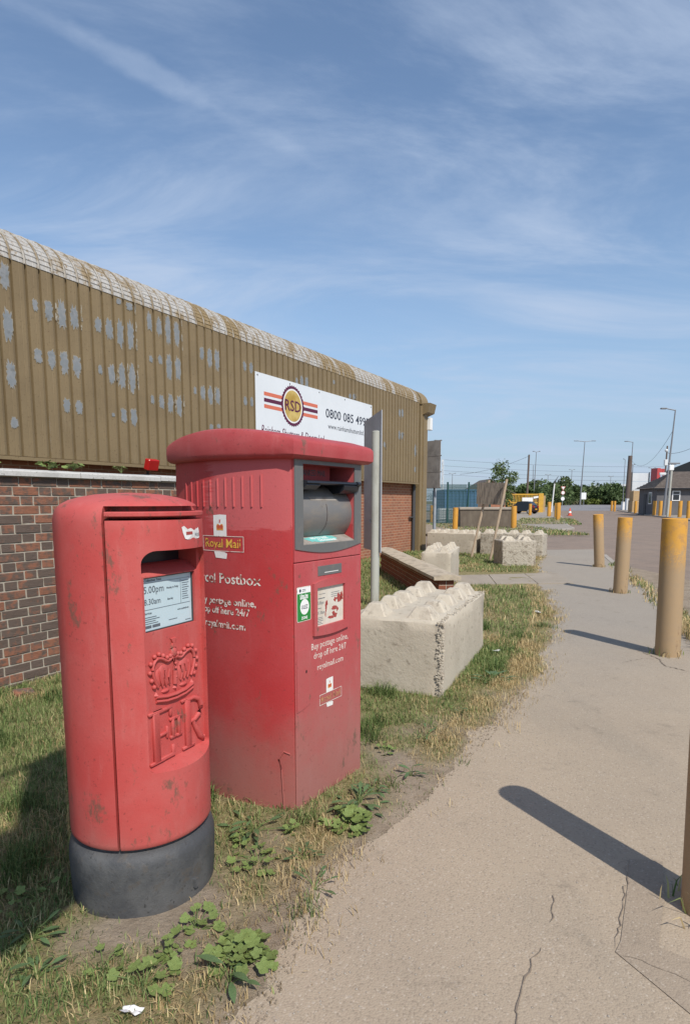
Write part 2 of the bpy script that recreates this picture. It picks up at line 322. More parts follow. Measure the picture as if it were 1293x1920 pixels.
# ------------------------------------------------------------------ geometry helpers
class MB:
    def __init__(s): s.v = []; s.f = []
    def add(s, vs, fs):
        o = len(s.v); s.v += [tuple(x) for x in vs]; s.f += [tuple(i + o for i in f) for f in fs]; return s
    def box(s, x0, x1, y0, y1, z0, z1):
        return s.add([(x0, y0, z0), (x1, y0, z0), (x1, y1, z0), (x0, y1, z0), (x0, y0, z1), (x1, y0, z1), (x1, y1, z1), (x0, y1, z1)],
                     [(0, 3, 2, 1), (4, 5, 6, 7), (0, 1, 5, 4), (1, 2, 6, 5), (2, 3, 7, 6), (3, 0, 4, 7)])
    def bbox(s, x0, x1, y0, y1, z0, z1, b=.005):
        """box with chamfered vertical and horizontal edges"""
        bm = bmesh.new(); bmesh.ops.create_cube(bm, size=1)
        for vv in bm.verts: vv.co = Vector(((x0 + x1) / 2 + vv.co.x * (x1 - x0), (y0 + y1) / 2 + vv.co.y * (y1 - y0), (z0 + z1) / 2 + vv.co.z * (z1 - z0)))
        bmesh.ops.bevel(bm, geom=list(bm.edges), offset=b, segments=1, affect='EDGES')
        return s.bm(bm)
    def bm(s, bm):
        bm.verts.index_update(); s.add([v.co for v in bm.verts], [[v.index for v in f.verts] for f in bm.faces]); bm.free(); return s
    def prism(s, pts, ext, axis='x', a=0.):
        """polygon pts (2D) extruded along axis from a to a+ext; x: (y,z)  y: (x,z)  z: (x,y)"""
        n = len(pts); f = {'x': lambda p, k: (k, p[0], p[1]), 'y': lambda p, k: (p[0], k, p[1]), 'z': lambda p, k: (p[0], p[1], k)}[axis]
        vs = [f(p, a) for p in pts] + [f(p, a + ext) for p in pts]
        return s.add(vs, [tuple(range(n))[::-1], tuple(range(n, 2 * n))] + [(i, (i + 1) % n, n + (i + 1) % n, n + i) for i in range(n)])
    def tube(s, pts, r, seg=10, cap=True):
        pts = [Vector(p) for p in pts]; rs = r if isinstance(r, (list, tuple)) else [r] * len(pts); o = len(s.v)
        for i, p in enumerate(pts):
            d = (pts[min(i + 1, len(pts) - 1)] - pts[max(i - 1, 0)]).normalized()
            q = d.to_track_quat('Z', 'Y')
            for k in range(seg):
                w = 2 * pi * k / seg; s.v.append(tuple(p + q @ Vector((rs[i] * cos(w), rs[i] * sin(w), 0))))
        for i in range(len(pts) - 1):
            for k in range(seg):
                a = o + i * seg + k; b = o + i * seg + (k + 1) % seg; s.f.append((a, b, b + seg, a + seg))
        if cap:
            s.f.append(tuple(range(o, o + seg))[::-1]); s.f.append(tuple(range(o + (len(pts) - 1) * seg, o + len(pts) * seg)))
        return s
    def lathe(s, prof, seg=64, c=(0, 0), a0=0., a1=2 * pi):
        o = len(s.v); full = abs(a1 - a0 - 2 * pi) < 1e-6; m = seg if full else seg + 1
        for (r, z) in prof:
            for k in range(m):
                w = a0 + (a1 - a0) * k / seg; s.v.append((c[0] + r * cos(w), c[1] + r * sin(w), z))
        for i in range(len(prof) - 1):
            for k in range(seg):
                a = o + i * m + k; b = o + i * m + (k + 1) % m; s.f.append((a, b, b + m, a + m))
        return s
    def closed_lathe(s, prof, seg=64):
        s.lathe(prof, seg); o = len(s.v) - seg * len(prof)
        s.f.append(tuple(range(o, o + seg))[::-1]); s.f.append(tuple(range(o + (len(prof) - 1) * seg, o + len(prof) * seg))); return s
    def sphere(s, c, r, u=10, v=6, sc=(1, 1, 1)):
        bm = bmesh.new(); bmesh.ops.create_uvsphere(bm, u_segments=u, v_segments=v, radius=r)
        for q in bm.verts: q.co = Vector((c[0] + q.co.x * sc[0], c[1] + q.co.y * sc[1], c[2] + q.co.z * sc[2]))
        return s.bm(bm)
    def mesh(s, name):
        me = bpy.data.meshes.new(name); me.from_pydata(s.v, [], s.f); me.update(); return me
    def build(s, name, mat, parent=None, smooth=None, fix=True):
        me = s.mesh(name)
        if fix:
            bm = bmesh.new(); bm.from_mesh(me); bmesh.ops.recalc_face_normals(bm, faces=bm.faces); bm.to_mesh(me); bm.free()
        return link(name, me, mat, parent, smooth)
def link(name, me, mat, parent=None, smooth=None):
    if mat is not None:
        me.materials.clear(); me.materials.append(MT[mat] if isinstance(mat, str) else mat)
    if smooth is not None:
        for p in me.polygons: p.use_smooth = True
        me.set_sharp_from_angle(angle=radians(smooth))
    o = bpy.data.objects.new(name, me); COL.objects.link(o)
    if parent: o.parent = parent
    return o
def tag(o, label=None, cat=None, group=None, kind=None):
    for k, v in (('label', label), ('category', cat), ('group', group), ('kind', kind)):
        if v: o[k] = v
    return o
def thing(name, label, cat, loc=(0, 0, 0), rotz=0., group=None):
    o = bpy.data.objects.new(name, None); COL.objects.link(o); o.location = loc; o.rotation_euler = (0, 0, rotz)
    o.empty_display_size = .2
    return tag(o, label, cat, group)
def struct(o): o['kind'] = 'structure'; return o
def dup(root, loc=None, rotz=None, label=None, parent=None):
    r = root.copy(); COL.objects.link(r)
    if parent is not None: r.parent = parent
    if loc is not None: r.location = loc
    if rotz is not None: r.rotation_euler = (0, 0, rotz)
    if label: r['label'] = label
    for ch in root.children: dup(ch, parent=r)
    return r
def boolean(me_a, me_b, op):
    a = bpy.data.objects.new('a', me_a); b = bpy.data.objects.new('b', me_b); COL.objects.link(a); COL.objects.link(b)
    m = a.modifiers.new('b', 'BOOLEAN'); m.object = b; m.operation = op; m.solver = 'EXACT'
    dg = bpy.context.evaluated_depsgraph_get(); me = bpy.data.meshes.new_from_object(a.evaluated_get(dg))
    bpy.data.objects.remove(a); bpy.data.objects.remove(b); return me
def fixn(mb):
    me = mb.mesh('t'); bm = bmesh.new(); bm.from_mesh(me); bmesh.ops.recalc_face_normals(bm, faces=bm.faces); bm.to_mesh(me); bm.free(); return me
def text_mb(txt, size, width=None, ext=.0006, shear=0., bold=0.):
    """flat lettering: mesh in (u, v) with u from 0 to its width"""
    c = bpy.data.curves.new('t', 'FONT'); c.body = txt; c.size = size; c.extrude = ext; c.resolution_u = 2; c.shear = shear; c.offset = bold
    o = bpy.data.objects.new('t', c); COL.objects.link(o); dg = bpy.context.evaluated_depsgraph_get()
    me = bpy.data.meshes.new_from_object(o.evaluated_get(dg)); bpy.data.objects.remove(o)
    vs = [tuple(q.co) for q in me.vertices]; fs = [tuple(p.vertices) for p in me.polygons]
    x0 = min(q[0] for q in vs); w = max(q[0] for q in vs) - x0; k = (width / w) if width else 1
    mb = MB(); mb.add([((q[0] - x0) * k, q[1], q[2]) for q in vs], fs); return mb
def remap(mb, f): mb.v = [f(*q) for q in mb.v]; return mb
# ------------------------------------------------------------------ ground
EDGE = [(-4, -1.6), (0, -.75), (1.0, -.45), (1.6, -.27), (2.28, -.12), (2.83, .3), (3.62, .8), (5.12, 1.67), (7.0, 2.45), (8.16, 2.87), (9.8, 3.3), (11.5, 3.67), (13.4, 4.3), (15.5, 5.0), (17.2, 5.7), (19, 6.2)]
EY = np.array([e[0] for e in EDGE]); EX = np.array([e[1] for e in EDGE])
def edge_x(y): return np.interp(y, EY, EX)
def nz(x, y, s, o=0.): return noise.noise((x * s + o, y * s - o, o * 1.7))
def rag(x, y): return .10 * nz(x, y, 2.1, 41) + .06 * nz(x, y, 6.3, 43)
def grass_amount(x, y):
    """0 bare soil .. 1 full turf"""
    d = float(edge_x(y)) - x + rag(x, y)
    if d < -.12: return 0.
    a = min(1., max(0., (d + .05) / .22))
    n1 = nz(x, y, 1.6, 3) ; n2 = nz(x, y, 5., 9)
    g = .72 + .6 * n1 + .45 * n2
    # worn soil round the pillar box and along the foot of the parcel box
    q = math.hypot(x + .72, y - 2.05)
    g -= 1.0 * max(0., 1 - q / .36)
    q = math.hypot(x + .3, y - 2.35); g -= .45 * max(0., 1 - q / .35)
    q = math.hypot(x - .35, y - 3.35); g -= .12 * max(0., 1 - q / .5)
    if x < -1.05: g += .5
    if y > 4.2: g += .35
    return max(0., min(1., g)) * a
def verge_sheet():
    x0, x1, y0, y1, st = -9., 6.6, -3., 18.6, .075
    xs = np.arange(x0, x1 + st, st); ys = np.arange(y0, y1 + st, st); nx, ny = len(xs), len(ys)
    V = []; A = []
    for y in ys:
        ex = float(edge_x(y))
        for x in xs:
            d = ex - x + rag(x, y); k = min(1., max(0., (d + .12) / .24)); k = k * k * (3 - 2 * k)
            h = -.022 + .034 * k + .010 * nz(x, y, 4.5) * (1 if d > -.3 else .2) + (.012 * nz(x, y, 1.1, 5) if d > 0 else 0)
            V.append((x, y, h)); A.append(grass_amount(x, y) if d > -.15 else 0)
    F = [(j * nx + i, j * nx + i + 1, (j + 1) * nx + i + 1, (j + 1) * nx + i) for j in range(ny - 1) for i in range(nx - 1)]
    me = bpy.data.meshes.new('verge'); me.from_pydata(V, [], F); me.update()
    at = me.attributes.new('grass', 'FLOAT', 'POINT'); at.data.foreach_set('value', A)
    struct(link('verge', me, 'verge', None, 60))
verge_sheet()
def sheet(name, pts, z, mat, skirt=0.):
    mb = MB(); n = len(pts); vs = [(p[0], p[1], p[2] if len(p) > 2 else z) for p in pts]; fs = [tuple(range(n))]
    if skirt:
        vs += [(p[0], p[1], v[2] - skirt) for p, v in zip(pts, vs)]; fs += [(i, n + i, n + (i + 1) % n, (i + 1) % n) for i in range(n)]
    mb.add(vs, fs); return struct(mb.build(name, mat))
sheet('ground', [(-2500, -300), (2500, -300), (2500, 3500), (-2500, 3500)], -.16, 'earth')
KERB = [(1.0, -4.), (1.35, 0.), (1.85, 1.95), (3.56, 5.75), (4.93, 9.9), (6.2, 13.95), (7.3, 17.4), (8.2, 19.4)]
left = [(float(edge_x(y)) - .55, y) for y in (19., 17.2, 15.5, 13.4, 11.5, 9.8, 8.16, 7., 5.12, 3.62, 2.83, 2.28, 1.6, 1., 0., -4.)]
sheet('footpath', KERB + left, 0., 'path', .14)
# road and yard entrance (one level, gently below the footpath)
sheet('road', [(1.0, -60), (40, -60), (27.3, 47.2), (34.4, 69.95), (45.8, 103), (50, 112), (30, 112), (-14, 60), (-14, 19), (1.0, 19)], -.055, 'road')
sheet('junction_road', [(-60, 106, -.048), (200, 100, -.048), (260, 160, .75), (-60, 166, .75)], 0, 'road_far')
mbk = MB()
far_bank = [(-400, 166, .70), (260, 160, .70), (900, 175, 1.3), (900, 2500, 3.), (-900, 2500, 3.), (-900, 178, 1.3)]
mbk.add([(-900, 163, .6), (900, 157, .6), (900, 175, 1.25), (-900, 181, 1.25), (900, 2800, 2.), (-900, 2800, 2.)], [(0, 1, 2, 3), (3, 2, 4, 5)])
struct(mbk.build('far_verge', 'earth'))
pav = sheet('far_pavement', [(4.6, 30.2), (9.16, 31.1), (11.6, 32.6), (12.6, 34.2), (13.2, 36.5), (14.3, 40), (20.4, 58.3), (27.5, 80), (33.5, 100), (25.5, 100), (19, 75), (11.5, 45), (4.6, 39.5)], .05, 'path', .14)
sheet('right_pavement', [(13.2, 2), (27.0, 47.2), (34.0, 69.95), (45.4, 103), (120, 103), (120, 2)], .05, 'path', .14)
def kerb_line(name, pts, w, z0, z1, mat='kerb', seg=.9):
    """a run of kerb stones, each one a stone of its own under the kerb"""
    root = bpy.data.objects.new(name, None); COL.objects.link(root); struct(root)
    for i in range(len(pts) - 1):
        a = Vector(pts[i]); b = Vector(pts[i + 1]); d = b - a; L = d.length; d /= L; nrm = Vector((d.y, -d.x)); k = max(1, round(L / seg))
        for j in range(k):
            p = a + d * (L * j / k + .006); q = a + d * (L * (j + 1) / k - .006); jz = random.uniform(-.004, .004)
            m = MB(); c = .012
            for (pp) in (p, q):
                pass
            vs = []
            for pp in (p, q):
                for (o, z) in ((0, z0), (w, z0), (w, z1 - c + jz), (w - c, z1 + jz), (0, z1 + jz)):
                    vs.append((pp.x + nrm.x * o, pp.y + nrm.y * o, z))
            m.add(vs, [(0, 1, 2, 3, 4)[::-1], (5, 6, 7, 8, 9)] + [(i_, (i_ + 1) % 5, 5 + (i_ + 1) % 5, 5 + i_) for i_ in range(5)])
            m.build('kerb_stone', mat, root)
    return root
kerb_line('near_kerb', [(1.85, 1.95), (3.56, 5.75), (4.93, 9.9), (6.2, 13.95), (7.3, 17.4)], .13, -.14, .006)
kerb_line('right_kerb', [(24.6, 39.4), (27.0, 47.2), (34.0, 69.95), (45.4, 103)], -.14, -.14, .056, seg=1.8)
kerb_line('far_kerb', [(4.6, 30.2), (9.16, 31.1), (11.6, 32.6), (12.6, 34.2), (13.2, 36.5), (14.3, 40), (20.4, 58.3), (27.5, 80)], .14, -.14, .056, seg=1.8)
# concrete slabs across the verge
root = bpy.data.objects.new('slab_path', None); COL.objects.link(root); struct(root)
for i, (xa, xb) in enumerate(((2.0, 2.72), (2.735, 3.5), (3.515, 4.2))):
    m = MB(); sk = .13
    m.add([(xa, 10.9 + (xa - 2) * .12, .021), (xb, 10.9 + (xb - 2) * .12, .021), (xb + .2, 12.3 + (xb - 2) * .2, .021), (xa + .2, 12.3 + (xa - 2) * .2, .021),
           (xa, 10.9 + (xa - 2) * .12, -.1), (xb, 10.9 + (xb - 2) * .12, -.1), (xb + .2, 12.3 + (xb - 2) * .2, -.1), (xa + .2, 12.3 + (xa - 2) * .2, -.1)],
          [(0, 1, 2, 3), (0, 4, 5, 1), (1, 5, 6, 2), (2, 6, 7, 3), (3, 7, 4, 0)])
    m.build('slab', 'slab', root)
# repaired strip and cracks in the footpath
sheet('tarmac_patch', [(1.02, 1.62), (.905, 1.88), (.945, 1.93), (1.10, 2.22), (1.20, 2.42), (1.33, 2.40), (1.215, 2.16), (1.06, 1.90), (1.35, 1.70), (1.75, 1.45), (1.75, 1.25), (1.35, 1.48)], .003, 'patch')
def crack(pts, w):
    m = MB(); L = []
    for i in range(len(pts) - 1):
        a, b = Vector(pts[i]), Vector(pts[i + 1]); k = max(2, int((b - a).length / .025))
        for j in range(k): L.append(a.lerp(b, j / k) + Vector((random.uniform(-.009, .009), random.uniform(-.009, .009))))
    vs = []
    for i, p in enumerate(L):
        t = i / len(L); ww = w * (.35 + random.random()) * (1 if .1 < t < .85 else .4)
        vs += [(p.x - ww, p.y, .0042), (p.x + ww, p.y + random.uniform(-.003, .003), .0042)]
    m.add(vs, [(2 * i, 2 * i + 1, 2 * i + 3, 2 * i + 2) for i in range(len(L) - 1)])
    struct(m.build('crack', 'crack', None, fix=False))
crack([(.47, 1.50), (.50, 1.62), (.555, 1.74), (.62, 1.84), (.68, 1.93)], .0032)
crack([(.74, 2.02), (.77, 2.12), (.83, 2.22)], .0022)
crack([(.915, 1.9), (1.0, 2.06), (1.11, 2.25), (1.19, 2.42)], .0018)
crack([(2.9, 6.15), (2.98, 6.0), (3.0, 5.7), (2.93, 5.5), (3.1, 5.2)], .006)
crack([(2.6, 5.6), (2.85, 5.75), (3.0, 5.7)], .005)
crack([(.907, 1.885), (1.1, 1.74), (1.35, 1.55)], .0016)
# ------------------------------------------------------------------ warehouse
A_ROT = math.atan2(-.868, -.497)
wh = thing('warehouse', 'long brown metal clad warehouse over orange brick with curved eaves and peeling paint', 'warehouse', (2.22, 18.5, 0), A_ROT)
PITCH = .1835; P0 = 8.87 - 48 * PITCH - PITCH / 2     # pans centred on 8.87 + k * pitch
X_END = P0 + PITCH * 100
Z0, ZE = 2.05, 4.34
# corrugation profile over one pitch: (dx, proud)
def pitch_prof(x): return [(x, .030), (x + .003, -.012), (x + .019, -.012), (x + .022, .018), (x + .055, .030), (x + .100, .030), (x + .104, .027), (x + .110, .030)]
def rail(i0, i1):
    pr = []
    for i in range(i0, i1): pr += pitch_prof(P0 + i * PITCH)
    pr.append((P0 + i1 * PITCH, .030)); return pr
def eave_path():
    pts = []
    for k in range(13):
        w = pi / 2 * k / 12; pts.append((-.55 * (1 - cos(w)), ZE + .46 * sin(w)))
    return pts
EPATH = eave_path()
first = 1
for s0 in range(first, 100, 5):
    s1 = min(100, s0 + 5); pr = rail(s0, s1); n = len(pr)
    jy = random.uniform(0, .004)
    m = MB(); vs = [(x, .0 + y + jy, Z0) for x, y in pr] + [(x, y + jy, ZE) for x, y in pr]
    m.add(vs, [(i, i + 1, n + i + 1, n + i) for i in range(n - 1)])
    sh_ = m.build('cladding_sheet', 'brown_clad', wh, fix=False)
    # fixings in two rows per sheet
    b = MB()
    for i in range(s0, s1):
        for z in (2.13, 2.62, 3.18, 3.72, 4.26):
            if random.random() < .55: b.box(P0 + i * PITCH + .012, P0 + i * PITCH + .024, jy, jy + .008, z, z + .012)
    if b.v: b.build('fixing', 'dark_grey', sh_)['kind'] = 'stuff'
    # curved eave sheets, crimped across: each bay its own strip
    for i in range(s0, s1):
        m = MB(); pp = pitch_prof(P0 + i * PITCH) + [(P0 + (i + 1) * PITCH, .030)]; n = len(pp); rows = []
        for k in range(len(EPATH)):
            y, z = EPATH[k]
            a = pi / 2 * k / 12; ny_, nz_ = cos(a), sin(a)
            for (off, dk) in ((.003, 0), (-.005, .88)):
                y2, z2 = y, z
                if dk and k < len(EPATH) - 1:
                    y2 = y + (EPATH[k + 1][0] - y) * dk; z2 = z + (EPATH[k + 1][1] - z) * dk
                elif dk: continue
                rows.append([(x, y2 + (h + off + .004 + jy) * ny_, z2 + (h + off) * nz_) for x, h in pp])
        vs = [q for r_ in rows for q in r_]
        m.add(vs, [(r_ * n + i_, r_ * n + i_ + 1, (r_ + 1) * n + i_ + 1, (r_ + 1) * n + i_) for r_ in range(len(rows) - 1) for i_ in range(n - 1)])
        rb_ = MB(); rb_.tube([(P0 + i * PITCH + .022, y_ + .030 * cos(pi / 2 * k_ / 12), z_ + .030 * sin(pi / 2 * k_ / 12)) for k_, (y_, z_) in enumerate(EPATH)], .010, 6); rb_.build('eave_rib', 'eave_rib', sh_, 50)
        worn = noise.noise((i * .23, 3.1, 0)) + random.uniform(-.25, .25) + (.30 if i > 38 else 0.)
        m.build('eave_strip', 'eave_clad' if worn > -.05 else 'eave_brown', sh_, fix=False)
m = MB(); m.box(P0 + PITCH, X_END, -14, -.55, ZE + .34, ZE + .456); m.build('roof', 'eave_brown', wh)
m = MB(); m.box(P0 + PITCH, X_END, -.006, .045, Z0 - .05, Z0 - .006); m.build('drip_flashing', 'brown_clad', wh)
m = MB(); m.box(P0 + .1, X_END, -.5, -.19, -.1, Z0 + .1); m.build('brick_plinth', 'orange_brickwork', wh)
m = MB(); m.box(P0 + .1, X_END, -.18, -.02, Z0 - .03, Z0 - .02); m.build('soffit', 'dark_grey', wh)
# end wall, corner column, hopper, downpipe, alarm box
m = MB(); m.box(-.55, -.4, -14, -.35, -.1, ZE + .32); m.build('end_wall', 'brown_clad', wh)
m = MB(); m.bbox(-.42, .02, -.35, .03, -.1, 4.28, .01); m.box(-.41, -.12, .03, .06, -.05, 4.2); m.build('corner_column', 'brown_clad', wh)
m = MB(); m.prism([(-.10 - .55 * (1 - cos(pi / 2 * k / 8)), ZE + .48 * sin(pi / 2 * k / 8)) for k in range(9)] + [(-14, ZE + .48), (-14, ZE)], .5, 'x', -.55)
m.v = [(x, y + .12, z) for x, y, z in m.v]; m.build('gable_flashing', 'eave_brown', wh, 30)
m = MB(); m.add([(-.58, -.02, 4.02), (-.08, -.02, 4.02), (-.08, .2, 4.1), (-.58, .2, 4.1), (-.58, -.02, 4.36), (-.08, -.02, 4.36), (-.08, .26, 4.36), (-.58, .26, 4.36)],
                [(0, 3, 2, 1), (4, 5, 6, 7), (0, 1, 5, 4), (1, 2, 6, 5), (2, 3, 7, 6), (3, 0, 4, 7)]); m.build('rain_hopper', 'brown_clad', wh)
m = MB(); m.bbox(-.56, -.38, .04, .16, 3.62, 3.98, .01); m.build('alarm_box', 'white', wh)
m = MB(); m.tube([(.14, -.12, -.1), (.14, -.12, 2.0)], .05, 12); m.box(.1, .4, -.16, -.1, 1.02, 1.05); m.build('downpipe', 'dark_grey', wh, 40)
# peeled paint: bare metal islands with pale ragged rims lying on the pans
PEEL = [(12.55, 4.12, .11, .33), (12.55, 3.57, .13, .39), (12.55, 3.0, .12, .34), (12.55, 2.44, .09, .15), (12.17, 3.89, .07, .16), (12.0, 3.87, .11, .27), (11.82, 3.87, .12, .37), (11.63, 3.89, .12, .31), (12.18, 3.29, .1, .19), (12.0, 3.29, .1, .25), (11.81, 3.28, .11, .33), (11.64, 3.28, .11, .3), (11.8, 2.74, .1, .19), (11.63, 2.74, .1, .18), (11.26, 3.88, .1, .2), (11.08, 3.86, .12, .3), (10.9, 3.85, .12, .39), (10.71, 3.86, .13, .41), (11.25, 3.29, .07, .14), (11.08, 3.26, .11, .28), (10.9, 3.27, .13, .36), (10.71, 3.26, .13, .41), (10.89, 2.72, .1, .22), (10.71, 2.71, .12, .27), (11.06, 2.71, .05, .06), (10.33, 4.14, .09, .28), (10.16, 4.11, .1, .29), (9.98, 4.1, .13, .42), (9.78, 4.1, .15, .4), (10.33, 3.61, .07, .11), (10.16, 3.63, .09, .14), (9.98, 3.55, .12, .39), (9.8, 3.56, .13, .38), (10.33, 3.02, .07, .13), (10.16, 3.01, .1, .22), (9.98, 3.0, .11, .31), (9.79, 3.0, .12, .33), (9.23, 3.91, .1, .2), (9.05, 3.87, .12, .34), (8.86, 3.87, .13, .36), (9.41, 3.29, .07, .13), (9.23, 3.28, .1, .24), (9.05, 3.27, .12, .32), (8.87, 3.28, .13, .31), (8.11, 3.91, .09, .18), (7.94, 3.91, .1, .19), (8.12, 3.3, .1, .17), (7.95, 3.31, .09, .18), (9.05, 2.75, .09, .1), (8.87, 2.78, .09, .08), (10.89, 4.28, .09, .08), (10.7, 4.26, .11, .12), (6.24, 3.96, .11, .21), (6.07, 3.95, .12, .25), (6.41, 3.92, .08, .15), (4.36, 3.94, .13, .13), (4.18, 3.95, .13, .14), (1.54, 3.89, .12, .22), (1.34, 3.91, .12, .24), (1.52, 3.3, .12, .24), (1.32, 3.3, .12, .21), (2.37, 2.97, .12, .15), (.47, 2.96, .12, .34), (.45, 2.42, .12, .16), (5.08, 4.14, .08, .1)]
for (s, z, w, h) in PEEL:
    k = round((s - 8.87) / PITCH); xc = 8.87 + k * PITCH + .012; w = min(w * 1.12, .125)
    for (mat, gr, y) in (('peel_edge', 1.0, .0347), ('peeled', .93, .0354)):
        pts = []; n = 38; rs = random.Random(int(s * 100 + z * 1000))
        for i in range(n):
            a = 2 * pi * i / n; rr = 1 + rs.uniform(-.30, .14); ca, sa = cos(a), sin(a)
            ex = math.copysign(abs(ca) ** .7, ca); ez = math.copysign(abs(sa) ** .8, sa)
            pts.append((xc + ex * w / 2 * rr * gr, z + ez * h / 2 * (rr + rs.uniform(-.05, .05)) * gr))
        m = MB(); m.prism(pts, .0006, 'y', y); m.build('peeled_patch', mat, wh)
# pale flakes on the rib flanks beside the big patches
for (s, z, w, h) in PEEL:
    if w > .1 and random.random() < .6:
        xc = 8.87 + round((s - 8.87) / PITCH) * PITCH - PITCH / 2; m = MB()
        for q in range(7):
            zc = z + random.uniform(-.5, .5) * h; xx = xc + random.uniform(-.016, .008); ww = random.uniform(.005, .014); hh = random.uniform(.02, .06)
            m.add([(xx - ww, .0362, zc - hh), (xx + ww, .0362, zc - hh * .6), (xx + ww * .7, .0362, zc + hh), (xx - ww * .8, .0362, zc + hh * .7)], [(0, 1, 2, 3)])
        o = m.build('paint_flake', 'peel_edge', wh, fix=False); o['kind'] = 'stuff'
# floodlight under the cladding
fl = thing('floodlight', 'small red floodlight on the wall coping under the warehouse cladding', 'floodlight', (2.22 - .497 * 10.77 + .868 * .35, 18.5 - .868 * 10.77 - .497 * .35, 1.86), A_ROT)
m = MB(); m.bbox(-.10, .10, .0, .09, .10, .25, .01); m.v = [(x, y + (z - .1) * .3, z + y * -.3) for x, y, z in m.v]; m.build('lamp_head', 'lamp_red', fl)
m = MB(); m.tube([(-.02, -.05, .02), (.03, .03, .13)], .018, 8); m.box(-.06, .06, -.08, 0, -.02, .03); m.tube([(0, -.36, .02), (0, -.06, .02)], .012, 6); m.build('bracket', 'dark_grey', fl)
# company sign board
sg = thing('sign_board', 'white company sign board with round gold badge on brown cladding', 'sign', (2.22 - .497 * 7.86 + .868 * .036, 18.5 - .868 * 7.86 - .497 * .036, 0), A_ROT)
# local: x to the left, so lettering runs along -x; u measured from the board's left end
def sgt(mb, u0, z0, lift=.0): return remap(mb, lambda x, y, z: (-(u0 + x), .0125 + lift + z, z0 + y))
SW = 4.66; ZB, ZT = 2.70, 3.87
m = MB(); m.box(-SW, 0, 0, .012, ZB, ZT); m.build('panel', 'sign_white', sg)
def disc(m, cx, cz, r, y, n=64, sx=1., scallop=0.):
    pts = [(cx + sx * (r + (scallop * (1 if i % 2 else -1))) * cos(2 * pi * i / n), cz + (r + (scallop * (1 if i % 2 else -1))) * sin(2 * pi * i / n)) for i in range(n)]
    return m.prism(pts, .001, 'y', y)
bc = (-1.20, 3.40)
for k, (dz, mt) in enumerate(((.115, 'coral'), (0, 'plum'), (-.115, 'coral'))):
    for (ua, ub) in ((.25, .92), (1.45, 2.13)):
        m = MB(); m.box(-ub, -ua, .0125, .0132, bc[1] + dz - .035, bc[1] + dz + .035); m.build('stripe', mt, sg)
m = MB(); disc(m, *bc, .395, .0136, 72, 1, .014); m.build('badge_rim', 'plum', sg)
m = MB(); disc(m, *bc, .335, .0150); m.build('badge_ring', 'white', sg)
m = MB(); disc(m, *bc, .305, .0164); m.build('badge_face', 'badge_gold', sg)
m = sgt(text_mb('RSD', .30, .56, .0006, 0, .004), .92, 3.30, .0062); m.build('lettering', 'plum', sg)
m = sgt(text_mb('0800 085 4995', .28, 2.02, .0006, 0, .003), 2.46, 3.33, .001); m.build('lettering', 'print_navy', sg)
m = sgt(text_mb('www.rainhamshuttersltd.co.uk', .16, 2.05), 2.56, 3.10, .001); m.build('lettering', 'print_navy', sg)
m = sgt(text_mb('Rainham Shutters & Doors Ltd', .24, 2.25, .0006, .25), .15, 2.765, .001); m.build('lettering', 'plum', sg)
m = MB()
for x in (.06, 1.1, 2.2, 3.3, 4.6):
    for z in (ZB + .05, ZT - .05): m.box(-x - .012, -x + .012, .0125, .018, z - .012, z + .012)
m.build('screw', 'dark_grey', sg)
# ------------------------------------------------------------------ yard wall: rustic bricks laid in Flemish bond
yw = thing('yard_wall', 'rustic brown brick yard wall with white coping behind the pillar box', 'wall', (-2.73, 4.71, 0), A_ROT)
m = MB(); m.box(-5.2, 1.3, -.222, -.006, -.1, 1.70); m.build('mortar', 'mortar', yw)
def brick_mesh(L, h=.065, d=.1, c=.004):
    mb = MB(); mb.bbox(0, L, -d, 0, 0, h, c); return mb.mesh('brick')
BR = {.215: [], .1025: []}
for L in BR:
    for k in range(3):
        me = brick_mesh(L); 
        for q in me.vertices: q.co += Vector((random.uniform(-.002, .002), random.uniform(-.003, .002) if q.co.y > -.01 else 0, random.uniform(-.0015, .0015)))
        me.materials.append(MT['rustic_brick']); BR[L].append(me)
fill = MB(); nb = 0
for c in range(23):
    z = -.03 + c * .0752; x = 1.3 - (.16 if c % 2 else 0.) + random.uniform(-.01, .01); st = True
    while x > -5.15:
        L = .215 if st else .1025
        vis = (x > -1.05 and x < .35) or (c >= 19 and x < .35 and x > -3.6)
        if vis and nb < 300:
            o = bpy.data.objects.new('brick', random.choice(BR[L])); COL.objects.link(o); o.parent = yw
            o.location = (x - L, random.uniform(-.002, .003), z); nb += 1
        else: fill.box(x - L, x, -.1, random.uniform(-.002, .003), z, z + .065)
        x -= L + .0105; st = not st
o = fill.build('brick_infill', 'rustic_brick', yw); o['kind'] = 'stuff'
x = .95
for k in range(7):
    L = (.90, .86, .92, .9, .88, .95, .9)[k]; m = MB()
    m.prism([(-.262, 0), (.042, 0), (.042, .036), (.036, .044), (-.11, .062), (-.256, .044), (-.262, .036)], L - .008, 'x', 0)
    o = m.build('coping_stone', 'coping_white', yw); o.location = (x - L, 0, 1.702 + random.uniform(-.003, .003)); x -= L
